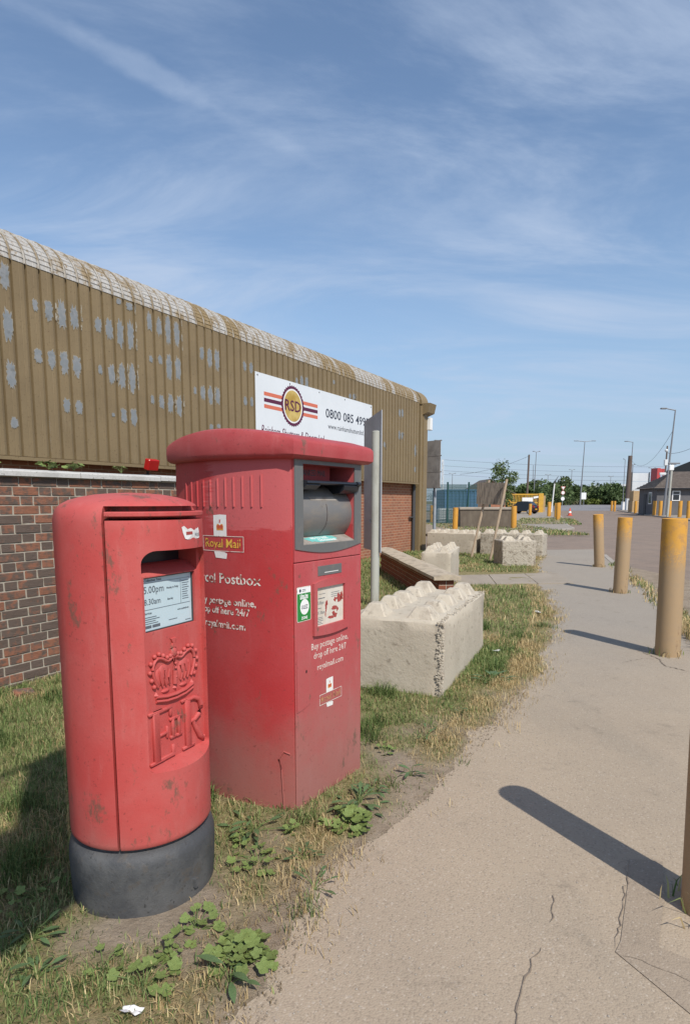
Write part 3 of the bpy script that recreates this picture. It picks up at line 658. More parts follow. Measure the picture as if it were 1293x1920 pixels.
# ------------------------------------------------------------------ low wall
LWR = math.atan2(5.03, -.52)   # runs away from the near end
lw = thing('low_wall', 'low brown brick garden wall with pale stone coping', 'wall', (1.40, 8.40, 0), LWR)
m = MB(); m.box(.01, 5.0, -.10, .10, -.1, .42); m.build('mortar', 'mortar', lw)
BRL = brick_mesh(.215, .065, .1025); BRL.materials.append(MT['brick_red'])
for q in range(6):
    z = -.02 + q * .075; off = .0 if q % 2 else -.1125
    for side in (1, -1):
        for k in range(23):
            x = .004 + off + k * .225; L = .215
            if x < 0: x = .004; o = bpy.data.objects.new('brick', BRL); o.scale = (.48, 1, 1)
            else: o = bpy.data.objects.new('brick', BRL)
            if x + .1 > 5: continue
            COL.objects.link(o); o.parent = lw
            if side == 1: o.location = (x, .108, z)
            else: o.location = (x + (.215 if o.scale.x == 1 else .103), -.108, z); o.rotation_euler = (0, 0, pi)
x = -.05
for k in range(6):
    m = MB(); m.prism([(-.19, 0), (.19, 0), (.19, .045), (.16, .055), (0, .085), (-.16, .055), (-.19, .045)], .838, 'x', 0)
    for i, q in enumerate(m.v): m.v[i] = (q[0], q[1] + random.uniform(-.004, .004), q[2] + random.uniform(-.003, .003))
    o = m.build('coping_stone', 'coping_stone', lw); o.location = (x, 0, .425); x += .85
# ------------------------------------------------------------------ concrete blocks
def conc_block(label, loc, rotz, L, Wd, h, rows, cols, seed, lug=.2, rough_end=False, tilt=(0, 0)):
    rs = random.Random(seed)
    t = thing('concrete_block', label, 'concrete block', loc, rotz, 'interlocking concrete blocks on the verge'); t.rotation_euler = (tilt[0], tilt[1], rotz)
    bm = bmesh.new(); bmesh.ops.create_cube(bm, size=1)
    for v_ in bm.verts: v_.co = Vector((v_.co.x * L, v_.co.y * Wd, (v_.co.z + .5) * (h + .06) - .06))
    bmesh.ops.bevel(bm, geom=list(bm.edges), offset=.018, segments=1, affect='EDGES')
    bmesh.ops.subdivide_edges(bm, edges=[e for e in bm.edges if e.calc_length() > .3], cuts=6, use_grid_fill=True)
    bmesh.ops.triangulate(bm, faces=[f for f in bm.faces if len(f.verts) > 4])
    for v_ in bm.verts:
        p = v_.co; k = noise.noise(p * 3.1 + Vector((seed, 0, 0))) * .008 + noise.noise(p * 14 + Vector((seed, 5, 0))) * .006
        near = sum(1 for a, b_ in ((abs(p.x), L / 2), (abs(p.y), Wd / 2), (abs(p.z - h / 2), h / 2)) if b_ - a < .03)
        if near >= 2: k -= abs(noise.noise(p * 9 + Vector((seed, 9, 0)))) * .022
        d = Vector((p.x / L, p.y / Wd, (p.z - h / 2) / h)).normalized(); v_.co = p + d * k
    mb = MB().bm(bm); mb.build('block_body', 'concrete_rough' if rough_end else 'concrete', t, 40)
    for i in range(cols):
        for j in range(rows):
            cx = (i + .5) / cols * L - L / 2; cy = (j + .5) / rows * Wd - Wd / 2; m = MB(); a = lug / 2 * rs.uniform(.92, 1.06); b_ = a * .46; hh = .09 * rs.uniform(.85, 1.1)
            m.add([(cx - a, cy - a, h - .01), (cx + a, cy - a, h - .01), (cx + a, cy + a, h - .01), (cx - a, cy + a, h - .01), (cx - b_, cy - b_, h + hh), (cx + b_, cy - b_, h + hh), (cx + b_, cy + b_, h + hh), (cx - b_, cy + b_, h + hh)],
                  [(4, 5, 6, 7), (0, 1, 5, 4), (1, 2, 6, 5), (2, 3, 7, 6), (3, 0, 4, 7)])
            bm2 = bmesh.new(); me = m.mesh('t'); bm2.from_mesh(me); bmesh.ops.bevel(bm2, geom=list(bm2.edges), offset=.010, segments=1, affect='EDGES')
            for v_ in bm2.verts: v_.co += Vector((1, 1, 1)) * noise.noise(v_.co * 11 + Vector((seed, i, j))) * .003
            MB().bm(bm2).build('lug', 'concrete_lug', t)
    return t
# nearest: long side runs along its right face direction
dr = Vector((1.40 - .73, 6.1 - 4.52)).normalized(); rt = math.atan2(dr.y, dr.x); nl = Vector((-dr.y, dr.x))
cN = Vector((.73, 4.52)) + dr * .87 + nl * .39
bk = conc_block('large pale concrete block with two rows of lugs beside the parcel postbox', (cN.x, cN.y, 0), rt, 1.74, .78, .60, 2, 5, 3, .235)
# exposed aggregate along the broken near corner
m = MB(); rs = random.Random(4)
for k in range(190):
    z = rs.random() * .6; y = -.39 + abs(rs.gauss(0, .020)) - .002; x = -.87 - .006
    if rs.random() < .3: x = -.87 + abs(rs.gauss(0, .012)); y = -.396
    m.sphere((x, y, z), rs.uniform(.006, .012), 6, 4, (rs.uniform(.25, .5), 1, rs.uniform(.6, 1)))
o = m.build('exposed_aggregate', 'concrete_lug', bk); o['kind'] = 'stuff'
m = MB()
for k in range(150):
    x = -.87 + rs.random() * 1.74; m.sphere((x, -.39 + abs(rs.gauss(0, .022)), .602), rs.uniform(.004, .009), 6, 4, (1, 1, .6))
o = m.build('edge_aggregate', 'concrete_lug', bk); o['kind'] = 'stuff'
conc_block('pale concrete block just behind the low wall coping', (1.80, 11.45, 0), math.atan2(1.7, .48), 1.6, .53, .62, 2, 4, 8, .19)
conc_block('square rough concrete block standing alone by the footpath', (4.02, 14.55, 0), .03, .80, .74, .60, 2, 2, 12, .26, True)
conc_block('smooth sided concrete block at the left of the far row', (3.22, 18.05, 0), -.57, 1.5, .66, .60, 2, 5, 15, .21)
conc_block('rough sided concrete block at the right of the far row', (4.72, 17.2, 0), -.50, 1.72, .66, .62, 2, 5, 19, .21, True)
# ------------------------------------------------------------------ pole with edge-on sign sheet
sp = thing('sign_pole', 'thick pale grey pole carrying a grey metal sheet sign seen edge on', 'sign', (.425, 8.72, 0), 0)
m = MB(); m.tube([(0, 0, -.2), (.01, 0, 2.46)], .062, 24); m.build('pole', 'pole_grey', sp, 40)
m = MB(); m.lathe([(.0, 2.462), (.05, 2.47), (.064, 2.455)], 24, (.01, 0)); m.build('cap', 'pole_grey', sp, 40)
m = MB(); m.add([(.075, -.115, .78), (-.143, .50, .80), (-.143, .50, 2.66), (.075, -.115, 2.745)] + [(.087, -.111, .78), (-.131, .504, .80), (-.131, .504, 2.66), (.087, -.111, 2.745)],
    [(0, 1, 2, 3), (7, 6, 5, 4), (0, 4, 5, 1), (1, 5, 6, 2), (2, 6, 7, 3), (3, 7, 4, 0)]); m.v = [(x - .0, y + .02, z) for x, y, z in m.v]; m.build('sheet', 'sheet_grey', sp)
m = MB(); m.box(-.07, .07, .055, .09, 1.2, 1.25); m.box(-.07, .07, .055, .09, 2.2, 2.25); m.build('clamp', 'galv', sp)
# ------------------------------------------------------------------ road sign seen from behind, on two posts
ts = thing('road_sign', 'large road sign seen from behind on two galvanised posts by the warehouse corner', 'sign', (2.64, 20.0, 0), 0)
P1, P2 = Vector((-.22, .28)), Vector((.22, -.26))
for p, h in ((P1, 3.42), (P2, 3.42)):
    m = MB(); m.tube([(p.x, p.y, -.2), (p.x, p.y, h)], .05, 14); m.build('post', 'galv', ts, 40)
dd = (P2 - P1).normalized(); q0 = P1 - dd * .10; q1 = P2 + dd * .30; off = Vector((dd.y, -dd.x)) * .09
for k in range(3):
    za = 1.92 + k * .495; m = MB(); a, b = q0 + off, q1 + off
    m.add([(a.x, a.y, za), (b.x, b.y, za), (b.x, b.y, za + .485), (a.x, a.y, za + .485), (a.x + off.x * .15, a.y + off.y * .15, za), (b.x + off.x * .15, b.y + off.y * .15, za), (b.x + off.x * .15, b.y + off.y * .15, za + .485), (a.x + off.x * .15, a.y + off.y * .15, za + .485)],
          [(0, 3, 2, 1), (4, 5, 6, 7), (0, 1, 5, 4), (1, 2, 6, 5), (2, 3, 7, 6), (3, 0, 4, 7)]); m.build('panel', 'sign_back', ts)
for z in (1.93, 2.42, 2.92, 3.38):
    m = MB(); a, b = q0 + off * .75, q1 + off * .75; m.tube([(a.x, a.y, z), (b.x, b.y, z)], .022, 6); m.build('rail', 'dark_grey', ts)
# ------------------------------------------------------------------ timber stakes with weathered board
ss = thing('stake_sign', 'weathered plywood board nailed to two leaning timber stakes', 'sign', (3.47, 15.85, 0), 0)
for (bx_, by_, tx) in ((-.16, .35, .46), (.17, -.38, .40)):
    m = MB(); m.tube([(bx_, by_, -.15), (bx_ + tx, by_ + .05, 2.05)], .034, 8); m.build('stake', 'wood_stake', ss, 40)
m = MB(); m.box(-.42, .42, -.008, .008, 0, .56); o = m.build('board', 'ply_grey', ss); o.location = (.28, .12, 1.42); o.rotation_euler = (.02, .03, -1.1 + .3)
# ------------------------------------------------------------------ bollards
def bollard(label, x, y, h, r, lean=(0, 0), mat='bollard_dusty', group='yellow steel bollards along the kerb', seg=28):
    t = thing('bollard', label, 'bollard', (x, y, 0), 0, group); t.rotation_euler = (lean[0], lean[1], random.uniform(0, 6))
    t.rotation_euler = (lean[0], lean[1], 0)
    m = MB(); m.lathe([(r, -.2), (r, h - .012), (r * .985, h - .004), (r * .93, h)], seg); m.build('tube', mat, t, 40)
    m = MB(); m.lathe([(0, h - .012), (r * .8, h - .010), (r * .935, h - .0005)], seg); m.build('cap', mat, t, 30)
    return t
bollard('nearest bollard at the right edge, mostly out of the frame', 1.347, 2.09, 1.13, .097, (0, -.02))
bollard('stout yellow bollard with scratched paint, foremost of three in view', 3.17, 5.90, 1.34, .112, (0, -.012))
bollard('middle bollard of the three by the footpath', 4.55, 10.05, 1.24, .112, (0, .012))
bollard('leaning bollard, farthest of the three by the footpath', 5.87, 14.1, 1.21, .112, (0, -.075))
for lab, x, y, h, r in (('orange bollard left of the concrete trough', 5.37, 30.1, 1.20, .13), ('orange bollard at the right end of the concrete trough', 9.20, 33.6, 1.25, .15), ('lone bollard behind the black car', 19.4, 64.8, 1.25, .16),
                     ('leftmost bollard of the far footpath group', 19.9, 60.3, 1.45, .17), ('second bollard of the far footpath group', 20.7, 62.5, 1.35, .15), ('third bollard of the far footpath group', 19.3, 56.5, 1.35, .15), ('fourth bollard of the far footpath group', 18.2, 52.6, 1.40, .15), ('rightmost bollard of the far footpath group', 16.75, 48.6, 1.38, .15)):
    bollard(lab, x, y, h, r, (0, random.uniform(-.02, .02)), 'bollard', 'orange bollards in the distance', 14)
RB = [(29.19, 52.95, 'rightmost'), (30.3, 56.37, 'second from right'), (30.5, 58.6, 'third from right'), (31.6, 62.43, 'fourth from right'), (32.15, 64.75, 'fifth from right'), (33.94, 69.95, 'sixth from right'), (34.66, 72.87, 'seventh from right'), (36.4, 78, 'eighth from right'), (41.6, 96, 'second from the far end'), (43.3, 101, 'farthest')]
for x, y, w in RB: bollard('yellow bollard on the pavement across the road, ' + w + ' in its row', x + .25, y, 1.55, .17, (0, 0), 'bollard', 'yellow bollards across the road', 12)
# ------------------------------------------------------------------ pillar box (cylinder axis z, door faces local +x)
RP = .264
pb = thing('pillar_box', 'round red pillar box with raised crown and royal cipher on a black base', 'postbox', (-.802, 2.302, 0), radians(-26.6))
PROF = [(.250, .262), (.258, .264), (.2635, .272), (RP, .285), (RP, .6), (RP, 1.0), (RP, 1.40), (.2635, 1.43), (.2605, 1.452), (.252, 1.473), (.236, 1.490), (.21, 1.504), (.17, 1.516), (.12, 1.525), (.06, 1.530), (.004, 1.532)]
full = MB().closed_lathe(PROF, 128)
def sector(a, r0, r1, z0, z1, n=40):
    mb = MB(); ang = [-a + 2 * a * i / n for i in range(n + 1)]
    ring = [(r1 * cos(w), r1 * sin(w)) for w in ang] + [(r0 * cos(w), r0 * sin(w)) for w in ang[::-1]]
    return fixn(mb.prism(ring, z1 - z0, 'z', z0))
A = radians(62)
body = fixn(full)
body = boolean(body, sector(A + .038, .085, .4, .1, 1.441), 'DIFFERENCE')
body = boolean(body, sector(A + .038, .19, .4, 1.44, 1.484), 'DIFFERENCE')
link('body', body, 'red_pillar', pb, 35)
lip = boolean(fixn(MB().closed_lathe([(.2, 1.448), (.262, 1.448), (.2655, 1.451), (.2655, 1.462), (.262, 1.465), (.2, 1.466)], 128)), sector(A, .215, .4, 1.40, 1.50), 'INTERSECT')
link('door_lip', lip, 'red_pillar', pb, 35)
door = boolean(fixn(full), sector(A, .09, .4, .2, 1.436), 'INTERSECT')
# recessed flat panel with curved ledge
HW = .163; xr = .186
def rrect(hw, z0, z1, rt_, rb, n=7):
    pts = []
    for (cx, cz, r, a0) in ((hw - rt_, z1 - rt_, rt_, 0), (-hw + rt_, z1 - rt_, rt_, 90), (-hw + rb, z0 + rb, rb, 180), (hw - rb, z0 + rb, rb, 270)):
        for k in range(n + 1):
            w = radians(a0 + 90 * k / n); pts.append((cx + r * cos(w), cz + r * sin(w)))
    return pts
m = MB(); pts = rrect(HW, .520, 1.332, .045, .02); n = len(pts)
vs = [(xr, y, z + (.028 if z < .56 else 0)) for y, z in pts] + [(.42, y, z - (.02 if z < .56 else 0)) for y, z in pts]
m.add(vs, [tuple(range(n))[::-1], tuple(range(n, 2 * n))] + [(i, (i + 1) % n, n + (i + 1) % n, n + i) for i in range(n)])
door = boolean(door, fixn(m), 'DIFFERENCE')
m = MB(); m.prism([(.1855, 1.240), (.140, 1.274), (.095, 1.278), (.095, 1.327), (.22, 1.327), (.22, 1.240)], .29, 'y', -.145)
door = boolean(door, fixn(m), 'DIFFERENCE')
m = MB(); m.box(.168, .22, -.132, .132, 1.040, 1.236); door = boolean(door, fixn(m), 'DIFFERENCE')
do = link('door', door, 'red_pillar', pb, 35)
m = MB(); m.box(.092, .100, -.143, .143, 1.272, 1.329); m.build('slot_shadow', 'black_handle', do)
# notice behind its window
m = MB(); m.box(.1685, .1705, -.131, .131, 1.041, 1.235); no = m.build('notice', 'paper', pb)
m = MB()
for (y0, y1, z0, z1) in ((-.1315, -.127, 1.041, 1.235), (.126, .1315, 1.041, 1.235), (-.127, .126, 1.041, 1.0445), (-.127, .126, 1.231, 1.235)): m.box(.1708, .175, y0, y1, z0, z1)
m.build('notice_frame', 'dark_grey', pb)
def on_notice(mb, y0, z0): return remap(mb, lambda x, y, z: (.1712 + z, y0 + x, z0 + y))
NT = MB()
def addm(dst, src): dst.add(src.v, src.f)
for txt, sz_, w, y0, z0 in (('Collection Time', .013, None, -.115, 1.219), ('5.00pm', .036, .098, -.1185, 1.178), ('Monday to Friday', .011, .062, -.005, 1.183), ('8.30am', .030, .080, -.1185, 1.137), ('Saturday', .011, .030, -.003, 1.142), ('Services', .012, .034, -.1185, 1.103), ('www.royalmail.com', .010, .062, .048, 1.096)):
    addm(NT, on_notice(text_mb(txt, sz_, w, .0003), y0, z0))
for (y0, y1, z) in ((-.12, .12, 1.214), (-.12, .118, 1.119)): NT.box(.1713, .1717, y0, y1, z, z + .0012)
NT.box(.1713, .1717, .068, .0692, 1.12, 1.212)
for k in range(9):
    NT.box(.1713, .1716, .076, .076 + random.uniform(.028, .042), 1.203 - k * .0085, 1.2052 - k * .0085)
for k in range(4): NT.box(.1713, .1716, -.1185, -.1185 + random.uniform(.05, .075), 1.091 - k * .0075, 1.0932 - k * .0075)
NT.box(.1713, .1716, -.118, -.088, 1.053, 1.063); NT.box(.1713, .1716, -.083, -.045, 1.053, 1.063)
NT.box(.1713, .1716, .0, .045, 1.066, 1.068); NT.box(.1713, .1716, .09, .12, 1.052, 1.054)
NT.build('print', 'print_dark', no)
# cipher: crown and letters in relief on the panel
cr = MB()
def relief(m, y0, y1, z0, z1, d, c=.003): m.bbox(xr - .004, xr + d, y0, y1, z0, z1, c)
def arch(sgn, pts, r, n=26):
    P = []
    for i in range(len(pts) - 1):
        p0 = pts[max(i - 1, 0)]; p1 = pts[i]; p2 = pts[i + 1]; p3 = pts[min(i + 2, len(pts) - 1)]
        for k in range(6):
            t = k / 6; f = lambda a, b, c, d: .5 * (2 * b + (c - a) * t + (2 * a - 5 * b + 4 * c - d) * t * t + (3 * b - a - 3 * c + d) * t ** 3)
            P.append((xr + .004, sgn * f(p0[0], p1[0], p2[0], p3[0]), f(p0[1], p1[1], p2[1], p3[1])))
    P.append((xr + .004, sgn * pts[-1][0], pts[-1][1])); return P
AR = [(.010, .930), (.035, .921), (.062, .935), (.088, .940), (.106, .922), (.110, .895), (.100, .862), (.088, .838)]
for sgn in (1, -1):
    P = arch(sgn, AR, .006); cr.tube(P, .0065, 8)
    P2 = arch(sgn, [(.02, .938), (.04, .936), (.064, .951), (.090, .956), (.116, .934), (.125, .897), (.116, .862), (.103, .835)], .006)
    for k in range(0, len(P2), 5): cr.sphere((xr + .004, P2[k][1], P2[k][2]), .0088, 10, 6)
    # cap cloth bulges with folds
    for (y, z, sy, sz_) in ((.055, .872, .036, .042), (.078, .868, .020, .036), (.034, .862, .018, .034)): cr.sphere((xr - .002, sgn * y, z), 1, 12, 8, (.008, sy, sz_))
    for k in range(3): cr.tube([(xr + .006, sgn * (.03 + .018 * k), .835), (xr + .0075, sgn * (.036 + .02 * k), .862), (xr + .006, sgn * (.03 + .024 * k), .892)], .0035, 6)
    # fleur points, jewels
    cr.add([(xr - .002, sgn * .094, .822), (xr - .002, sgn * .108, .808), (xr - .002, sgn * .096, .792), (xr - .002, sgn * .082, .806), (xr + .012, sgn * .095, .807)], [(0, 1, 4), (1, 2, 4), (2, 3, 4), (3, 0, 4)])
    cr.sphere((xr, sgn * .048, .813), 1, 10, 6, (.008, .022, .0075))
cr.add([(xr - .002, 0, .826), (xr - .002, .013, .812), (xr - .002, 0, .798), (xr - .002, -.013, .812), (xr + .011, 0, .812)], [(0, 1, 4), (1, 2, 4), (2, 3, 4), (3, 0, 4)])
cr.tube([(xr + .004, 0, .828), (xr + .007, 0, .88), (xr + .005, 0, .928)], .009, 8)
for k in range(4): cr.sphere((xr + .011, 0, .855 + .017 * k), .0055, 8, 5)
# orb and cross
cr.sphere((xr + .002, 0, .947), 1, 12, 8, (.010, .017, .019)); cr.bbox(xr - .002, xr + .009, -.019, .019, .936, .944, .002)
for (a, b) in (((-.013, .998), (.013, .998)), ((-.017, .968), (-.017, .992)), ((.017, .968), (.017, .992))):
    pass
cr.add([(xr + .007, -.014, 1.0), (xr + .007, .014, 1.0), (xr + .007, .004, .982), (xr + .007, .014, .966), (xr + .007, -.014, .966), (xr + .007, -.004, .982)] + [(xr - .003, y, z) for y, z in ((-.016, 1.002), (.016, 1.002), (.006, .982), (.016, .964), (-.016, .964), (-.006, .982))],
       [(0, 1, 2, 3, 4, 5)] + [(i, (i + 1) % 6, 6 + (i + 1) % 6, 6 + i) for i in range(6)])
# base band, slightly curved
for (z, r, dx) in ((.792, .0085, .004), (.776, .0075, .003)):
    cr.tube([(xr + dx - .002, -.098 + .003 * 0, z + .010), (xr + dx + .002, -.05, z), (xr + dx + .003, 0, z - .003), (xr + dx + .002, .05, z), (xr + dx - .002, .098, z + .010)], r, 8)
cr.build('crown_relief', 'red_pillar', pb, 45)
le = MB()
def serif_I(m, y, z0, z1, w, s, d):
    relief(m, y - w / 2, y + w / 2, z0 + .004, z1 - .004, d); relief(m, y - s, y + s, z0, z0 + .011, d - .0008, .002); relief(m, y - s, y + s, z1 - .011, z1, d - .0012, .002)
# E
serif_I(le, -.105, .556, .752, .032, .036, .0105)
relief(le, -.118, -.022, .7385, .752, .0092); relief(le, -.036, -.022, .712, .7505, .0088); relief(le, -.118, -.014, .556, .570, .0094); relief(le, -.029, -.013, .5565, .600, .0086)
relief(le, -.095, -.050, .650, .662, .0090); relief(le, -.056, -.044, .634, .680, .0084)
# II
serif_I(le, -.020, .624, .704, .014, .016, .0098); serif_I(le, .012, .623, .703, .014, .016, .0096)
relief(le, -.034, .026, .697, .7035, .0080, .002); relief(le, -.034, .026, .6235, .630, .0078, .002)
# R
serif_I(le, .062, .556, .754, .030, .034, .0104)
bp = [(xr + .003, .06, .745), (xr + .004, .095, .747), (xr + .004, .125, .735), (xr + .004, .139, .706), (xr + .004, .128, .674), (xr + .004, .100, .657), (xr + .003, .066, .655)]
le.tube(bp, [.008, .009, .0115, .013, .0115, .009, .007], 10)
le.tube([(xr + .003, .088, .656), (xr + .004, .107, .622), (xr + .004, .126, .586), (xr + .004, .147, .566), (xr + .003, .156, .575)], [.008, .012, .0125, .010, .006], 10)
le.build('royal_cipher', 'red_pillar', pb, 45)
# black base
m = MB(); m.lathe([(.20, .270), (.238, .262), (.240, .246), (.252, .238), (.266, .224), (.2735, .198), (.275, .16), (.272, .08), (.268, .0), (.268, -.08)], 96); m.build('base', 'black_plastic', pb, 40)
m = MB(); m.box(.262, .284, -.03, -.012, .052, .085); m.build('base_clip', 'black_plastic', pb)
# torn sticker on the door above the slot
def on_cyl(mb, a0, z0, lift=.0017): return remap(mb, lambda x, y, z: ((RP + lift + z) * cos(a0 + x / RP), (RP + lift + z) * sin(a0 + x / RP), z0 + y))
m = MB(); torn = [(0, .048), (.006, .026), (.016, .006), (.03, .003), (.10, .004), (.112, .008), (.108, .03), (.103, .045), (.098, .032), (.088, .042), (.07, .034), (.05, .043), (.03, .040), (.012, .052)]
nn_ = len(torn); m.add([(x, y, 0) for x, y in torn] + [(.055, .02, 0)], [(i, (i + 1) % nn_, nn_) for i in range(nn_)])
st_ = on_cyl(m, -.02 / RP, 1.362).build('torn_sticker', 'white_vinyl', pb, fix=False)
m = MB(); m.add([(.022, .020, 0), (.058, .020, 0), (.058, .031, 0), (.022, .031, 0)], [(0, 1, 2, 3)]); on_cyl(m, -.02 / RP, 1.362, .0023).build('sticker_print', 'print_red', st_, fix=False)
on_cyl(text_mb('POS', .018, .034, .0001), .055 / RP, 1.374, .0025).build('sticker_print', 'print_dark', st_, fix=False)
m = MB(); m.add([(x * .98 + .001, y + .006 if y > .02 else y, 0) for x, y in torn if y > .025] + [(x, y - .004, 0) for x, y in torn[::-1] if y > .025][:0], [tuple(range(len([1 for x, y in torn if y > .025])))])
# ------------------------------------------------------------------ parcel postbox (front faces local +x, y to the right)
pc = thing('parcel_postbox', 'large red parcel postbox with domed cap and grey drum opening', 'postbox', (-.0748, 3.0504, 0), radians(-33.42))
DP = .76
def outline(off=0., n=22):
    """plan: flat front at x=0, bulged sides, gently curved back; offset outward"""
    pts = []; Rr = 1.0; cx, cyv = -.38, .625
    a0 = math.asin(.38 / 1.0)
    hw = .3
    # left side from front corner to back
    for k in range(n + 1):
        w = a0 - 2 * a0 * k / n; x = cx + (Rr + off) * sin(w); y = cyv - (Rr + off) * cos(w); pts.append((x, y))
    back = [(-DP - off - .03 * sin(pi * k / 8), -.26 + .52 * k / 8) for k in range(1, 8)]
    pts += back
    right = [(x, -y) for x, y in pts[:n + 1]][::-1]
    pts += right
    # move the two front corners forward by off
    pts[0] = (off, -hw - off * .9); pts[-1] = (off, hw + off * .9)
    return pts
OL = outline(0.); nO = len(OL)
bodyb = MB(); bodyb.prism([(x if abs(y) < .2999 or x < -.001 else x - .006, y) for x, y in OL], 1.76, 'z', -.06)
bme = fixn(bodyb); cut = MB(); cut.box(-.24, .1, -.226, .216, 1.295, 1.672)
bme = boolean(bme, fixn(cut), 'DIFFERENCE'); bo = link('body', bme, 'red_parcel', pc, 30)
# rib panel on the left side
def side_pt(x, lift, z):
    w = math.asin((x + .38) / 1.0); return (-.38 + (1 + lift) * sin(w), .625 - (1 + lift) * cos(w), z)
for k in range(11):
    x = -.635 + .0495 * k; m = MB(); w_ = .005; zt = 1.592 + .031 * k / 10
    vs = []
    for z in (1.475, zt):
        for (dx, l) in ((-w_, -.002), (-w_ * .5, .0065), (w_ * .5, .0065), (w_, -.002)): vs.append(side_pt(x + dx, l, z))
    m.add(vs, [(0, 1, 5, 4), (1, 2, 6, 5), (2, 3, 7, 6), (4, 5, 6, 7), (0, 3, 2, 1)]); m.build('rib', 'red_parcel', bo)
# cap
m = MB(); ZC = 1.690
def zt(x): return 1.770 + .066 * max(0., 1 - ((x + .38) / .45) ** 2)
LAY = [(.004, 0, 0), (.026, 0, .003), (.038, 0, .012), (.044, .20, 0), (.0455, .50, 0), (.044, .82, 0), (.036, .95, 0), (.014, 1., 0)]
rings = [[(x, y, ZC + fr_ * (zt(x) - ZC) + dz_) for x, y in outline(o_)] for o_, fr_, dz_ in LAY]
base_in = outline(.012)
for sc_ in (.88, .7, .48, .25, .03): rings.append([(-.38 + (x + .38) * sc_, y * sc_, zt(-.38 + (x + .38) * sc_) + .004) for x, y in base_in])
vs = [q for r_ in rings for q in r_]
m.add(vs, [(r_ * nO + i, r_ * nO + (i + 1) % nO, (r_ + 1) * nO + (i + 1) % nO, (r_ + 1) * nO + i) for r_ in range(len(rings) - 1) for i in range(nO)] + [tuple(range(nO))[::-1], tuple(range((len(rings) - 1) * nO, len(rings) * nO))])
cp = m.build('cap', 'red_cap', pc, 38)
# front: upper panel (with opening), lower door
def ring_plate(outer, inner, x0, x1, name, mat, parent, smooth=None):
    """outer/inner: polygons with the same number of points (y,z)"""
    n = len(outer); m = MB(); vs = [(x1, *p) for p in outer] + [(x1, *p) for p in inner] + [(x0, *p) for p in outer] + [(x0, *p) for p in inner]; f = []
    for i in range(n):
        j = (i + 1) % n; f += [(i, j, n + j, n + i), (2 * n + i, 2 * n + j, j, i), (n + i, n + j, 3 * n + j, 3 * n + i)]
    m.add(vs, f); return m.build(name, mat, parent, smooth)
def rect_loop(y0, y1, z0, z1, n=12, sag=0., sagt=0.):
    p = [(y0 + (y1 - y0) * k / n, z0 - sag * sin(pi * k / n)) for k in range(n)] + [(y1, z0 + (z1 - z0) * k / n) for k in range(n)]
    p += [(y1 - (y1 - y0) * k / n, z1 + sagt * sin(pi * k / n)) for k in range(n)] + [(y0, z1 - (z1 - z0) * k / n) for k in range(n)]; return p
op = rect_loop(-.226, .216, 1.297, 1.672)
ring_plate(rect_loop(-.290, .284, 1.2205, 1.694), op, -.006, .003, 'upper_panel', 'red_front', pc)
ring_plate(rect_loop(-.287, .279, 1.281, 1.690, 12, .030), [(y * .998, z) for y, z in op], .0032, .008, 'grey_surround', 'grey_frame', pc)
m = MB(); m.bbox(-.006, .004, -.290, .284, .012, 1.2145, .003); dr_ = m.build('door', 'red_front', pc)
# drum, lining, handle, shelf
dz = MB(); dz.lathe([(.0, -.2255), (.150, -.2255), (.1515, -.22), (.1515, .21), (.150, .2155), (0, .2155)], 64); remap(dz, lambda x, y, z: (-.160 + x, z, 1.440 + y)); dr2 = dz.build('drum', 'grey_drum', pc, 40)
pts = [(-.160 + .1525 * cos(w), 1.440 + .1525 * sin(w)) for w in [radians(a) for a in range(-42, 24, 6)]]
m = MB(); m.add([(x, -.012 - (.012 if i < 3 else 0) * (3 - i) * .5, z) for i, (x, z) in enumerate(pts)] + [(x, -.0085 - (.012 if i < 3 else 0) * (3 - i) * .5, z) for i, (x, z) in enumerate(pts)], [(i, i + 1, len(pts) + i + 1, len(pts) + i) for i in range(len(pts) - 1)]); m.build('drum_seam', 'dark_gap', dr2, fix=False)
for (za, zb, ya, yb, mt) in ((25, 33, -.14, .10, 'grey_shelf'),):
    m = MB(); pts = [radians(a) for a in range(za, zb + 1, 2)]; n = len(pts)
    m.add([(-.160 + .1524 * cos(w), ya + (.018 * i / n), 1.440 + .1524 * sin(w)) for i, w in enumerate(pts[::-1])] + [(-.160 + .1524 * cos(w), yb - (.03 * (1 - i / n)), 1.440 + .1524 * sin(w)) for i, w in enumerate(pts[::-1])], [(i, i + 1, n + i + 1, n + i) for i in range(n - 1)]); m.build('drum_label', mt, dr2, fix=False)
m = MB(); m.prism([(-.12, 1.578), (.022, 1.580), (.032, 1.586), (.030, 1.594), (.018, 1.598), (-.12, 1.604)], .436, 'y', -.224); hd = m.build('handle_flap', 'black_handle', pc)
m = MB(); m.prism([(.02, 1.588), (.03, 1.575), (.024, 1.556), (.002, 1.540), (-.07, 1.535), (-.1, 1.56), (-.1, 1.588)], .14, 'y', .085); m.tube([(.026, .205, 1.588), (.026, .232, 1.588)], .012, 12); m.build('handle_grip', 'black_handle', hd)
m = MB(); m.prism([(.02, 1.588), (.026, 1.575), (.0, 1.556), (-.08, 1.552), (-.1, 1.588)], .11, 'y', -.2235); m.build('handle_grip', 'black_handle', hd)
m = MB(); m.box(-.075, -.07, -.2255, .10, 1.600, 1.672); ip = m.build('inner_panel', 'red_inner', pc)
m = MB(); m.box(-.235, -.22, -.2255, .2155, 1.30, 1.671); m.build('inner_back', 'dark_grey', pc)
remap(text_mb('S & FRANKED MAIL', .042, .275, .0004), lambda x, y, z: (-.0692 + z, -.212 + x, 1.624 + y)).build('lettering', 'black_handle', ip)
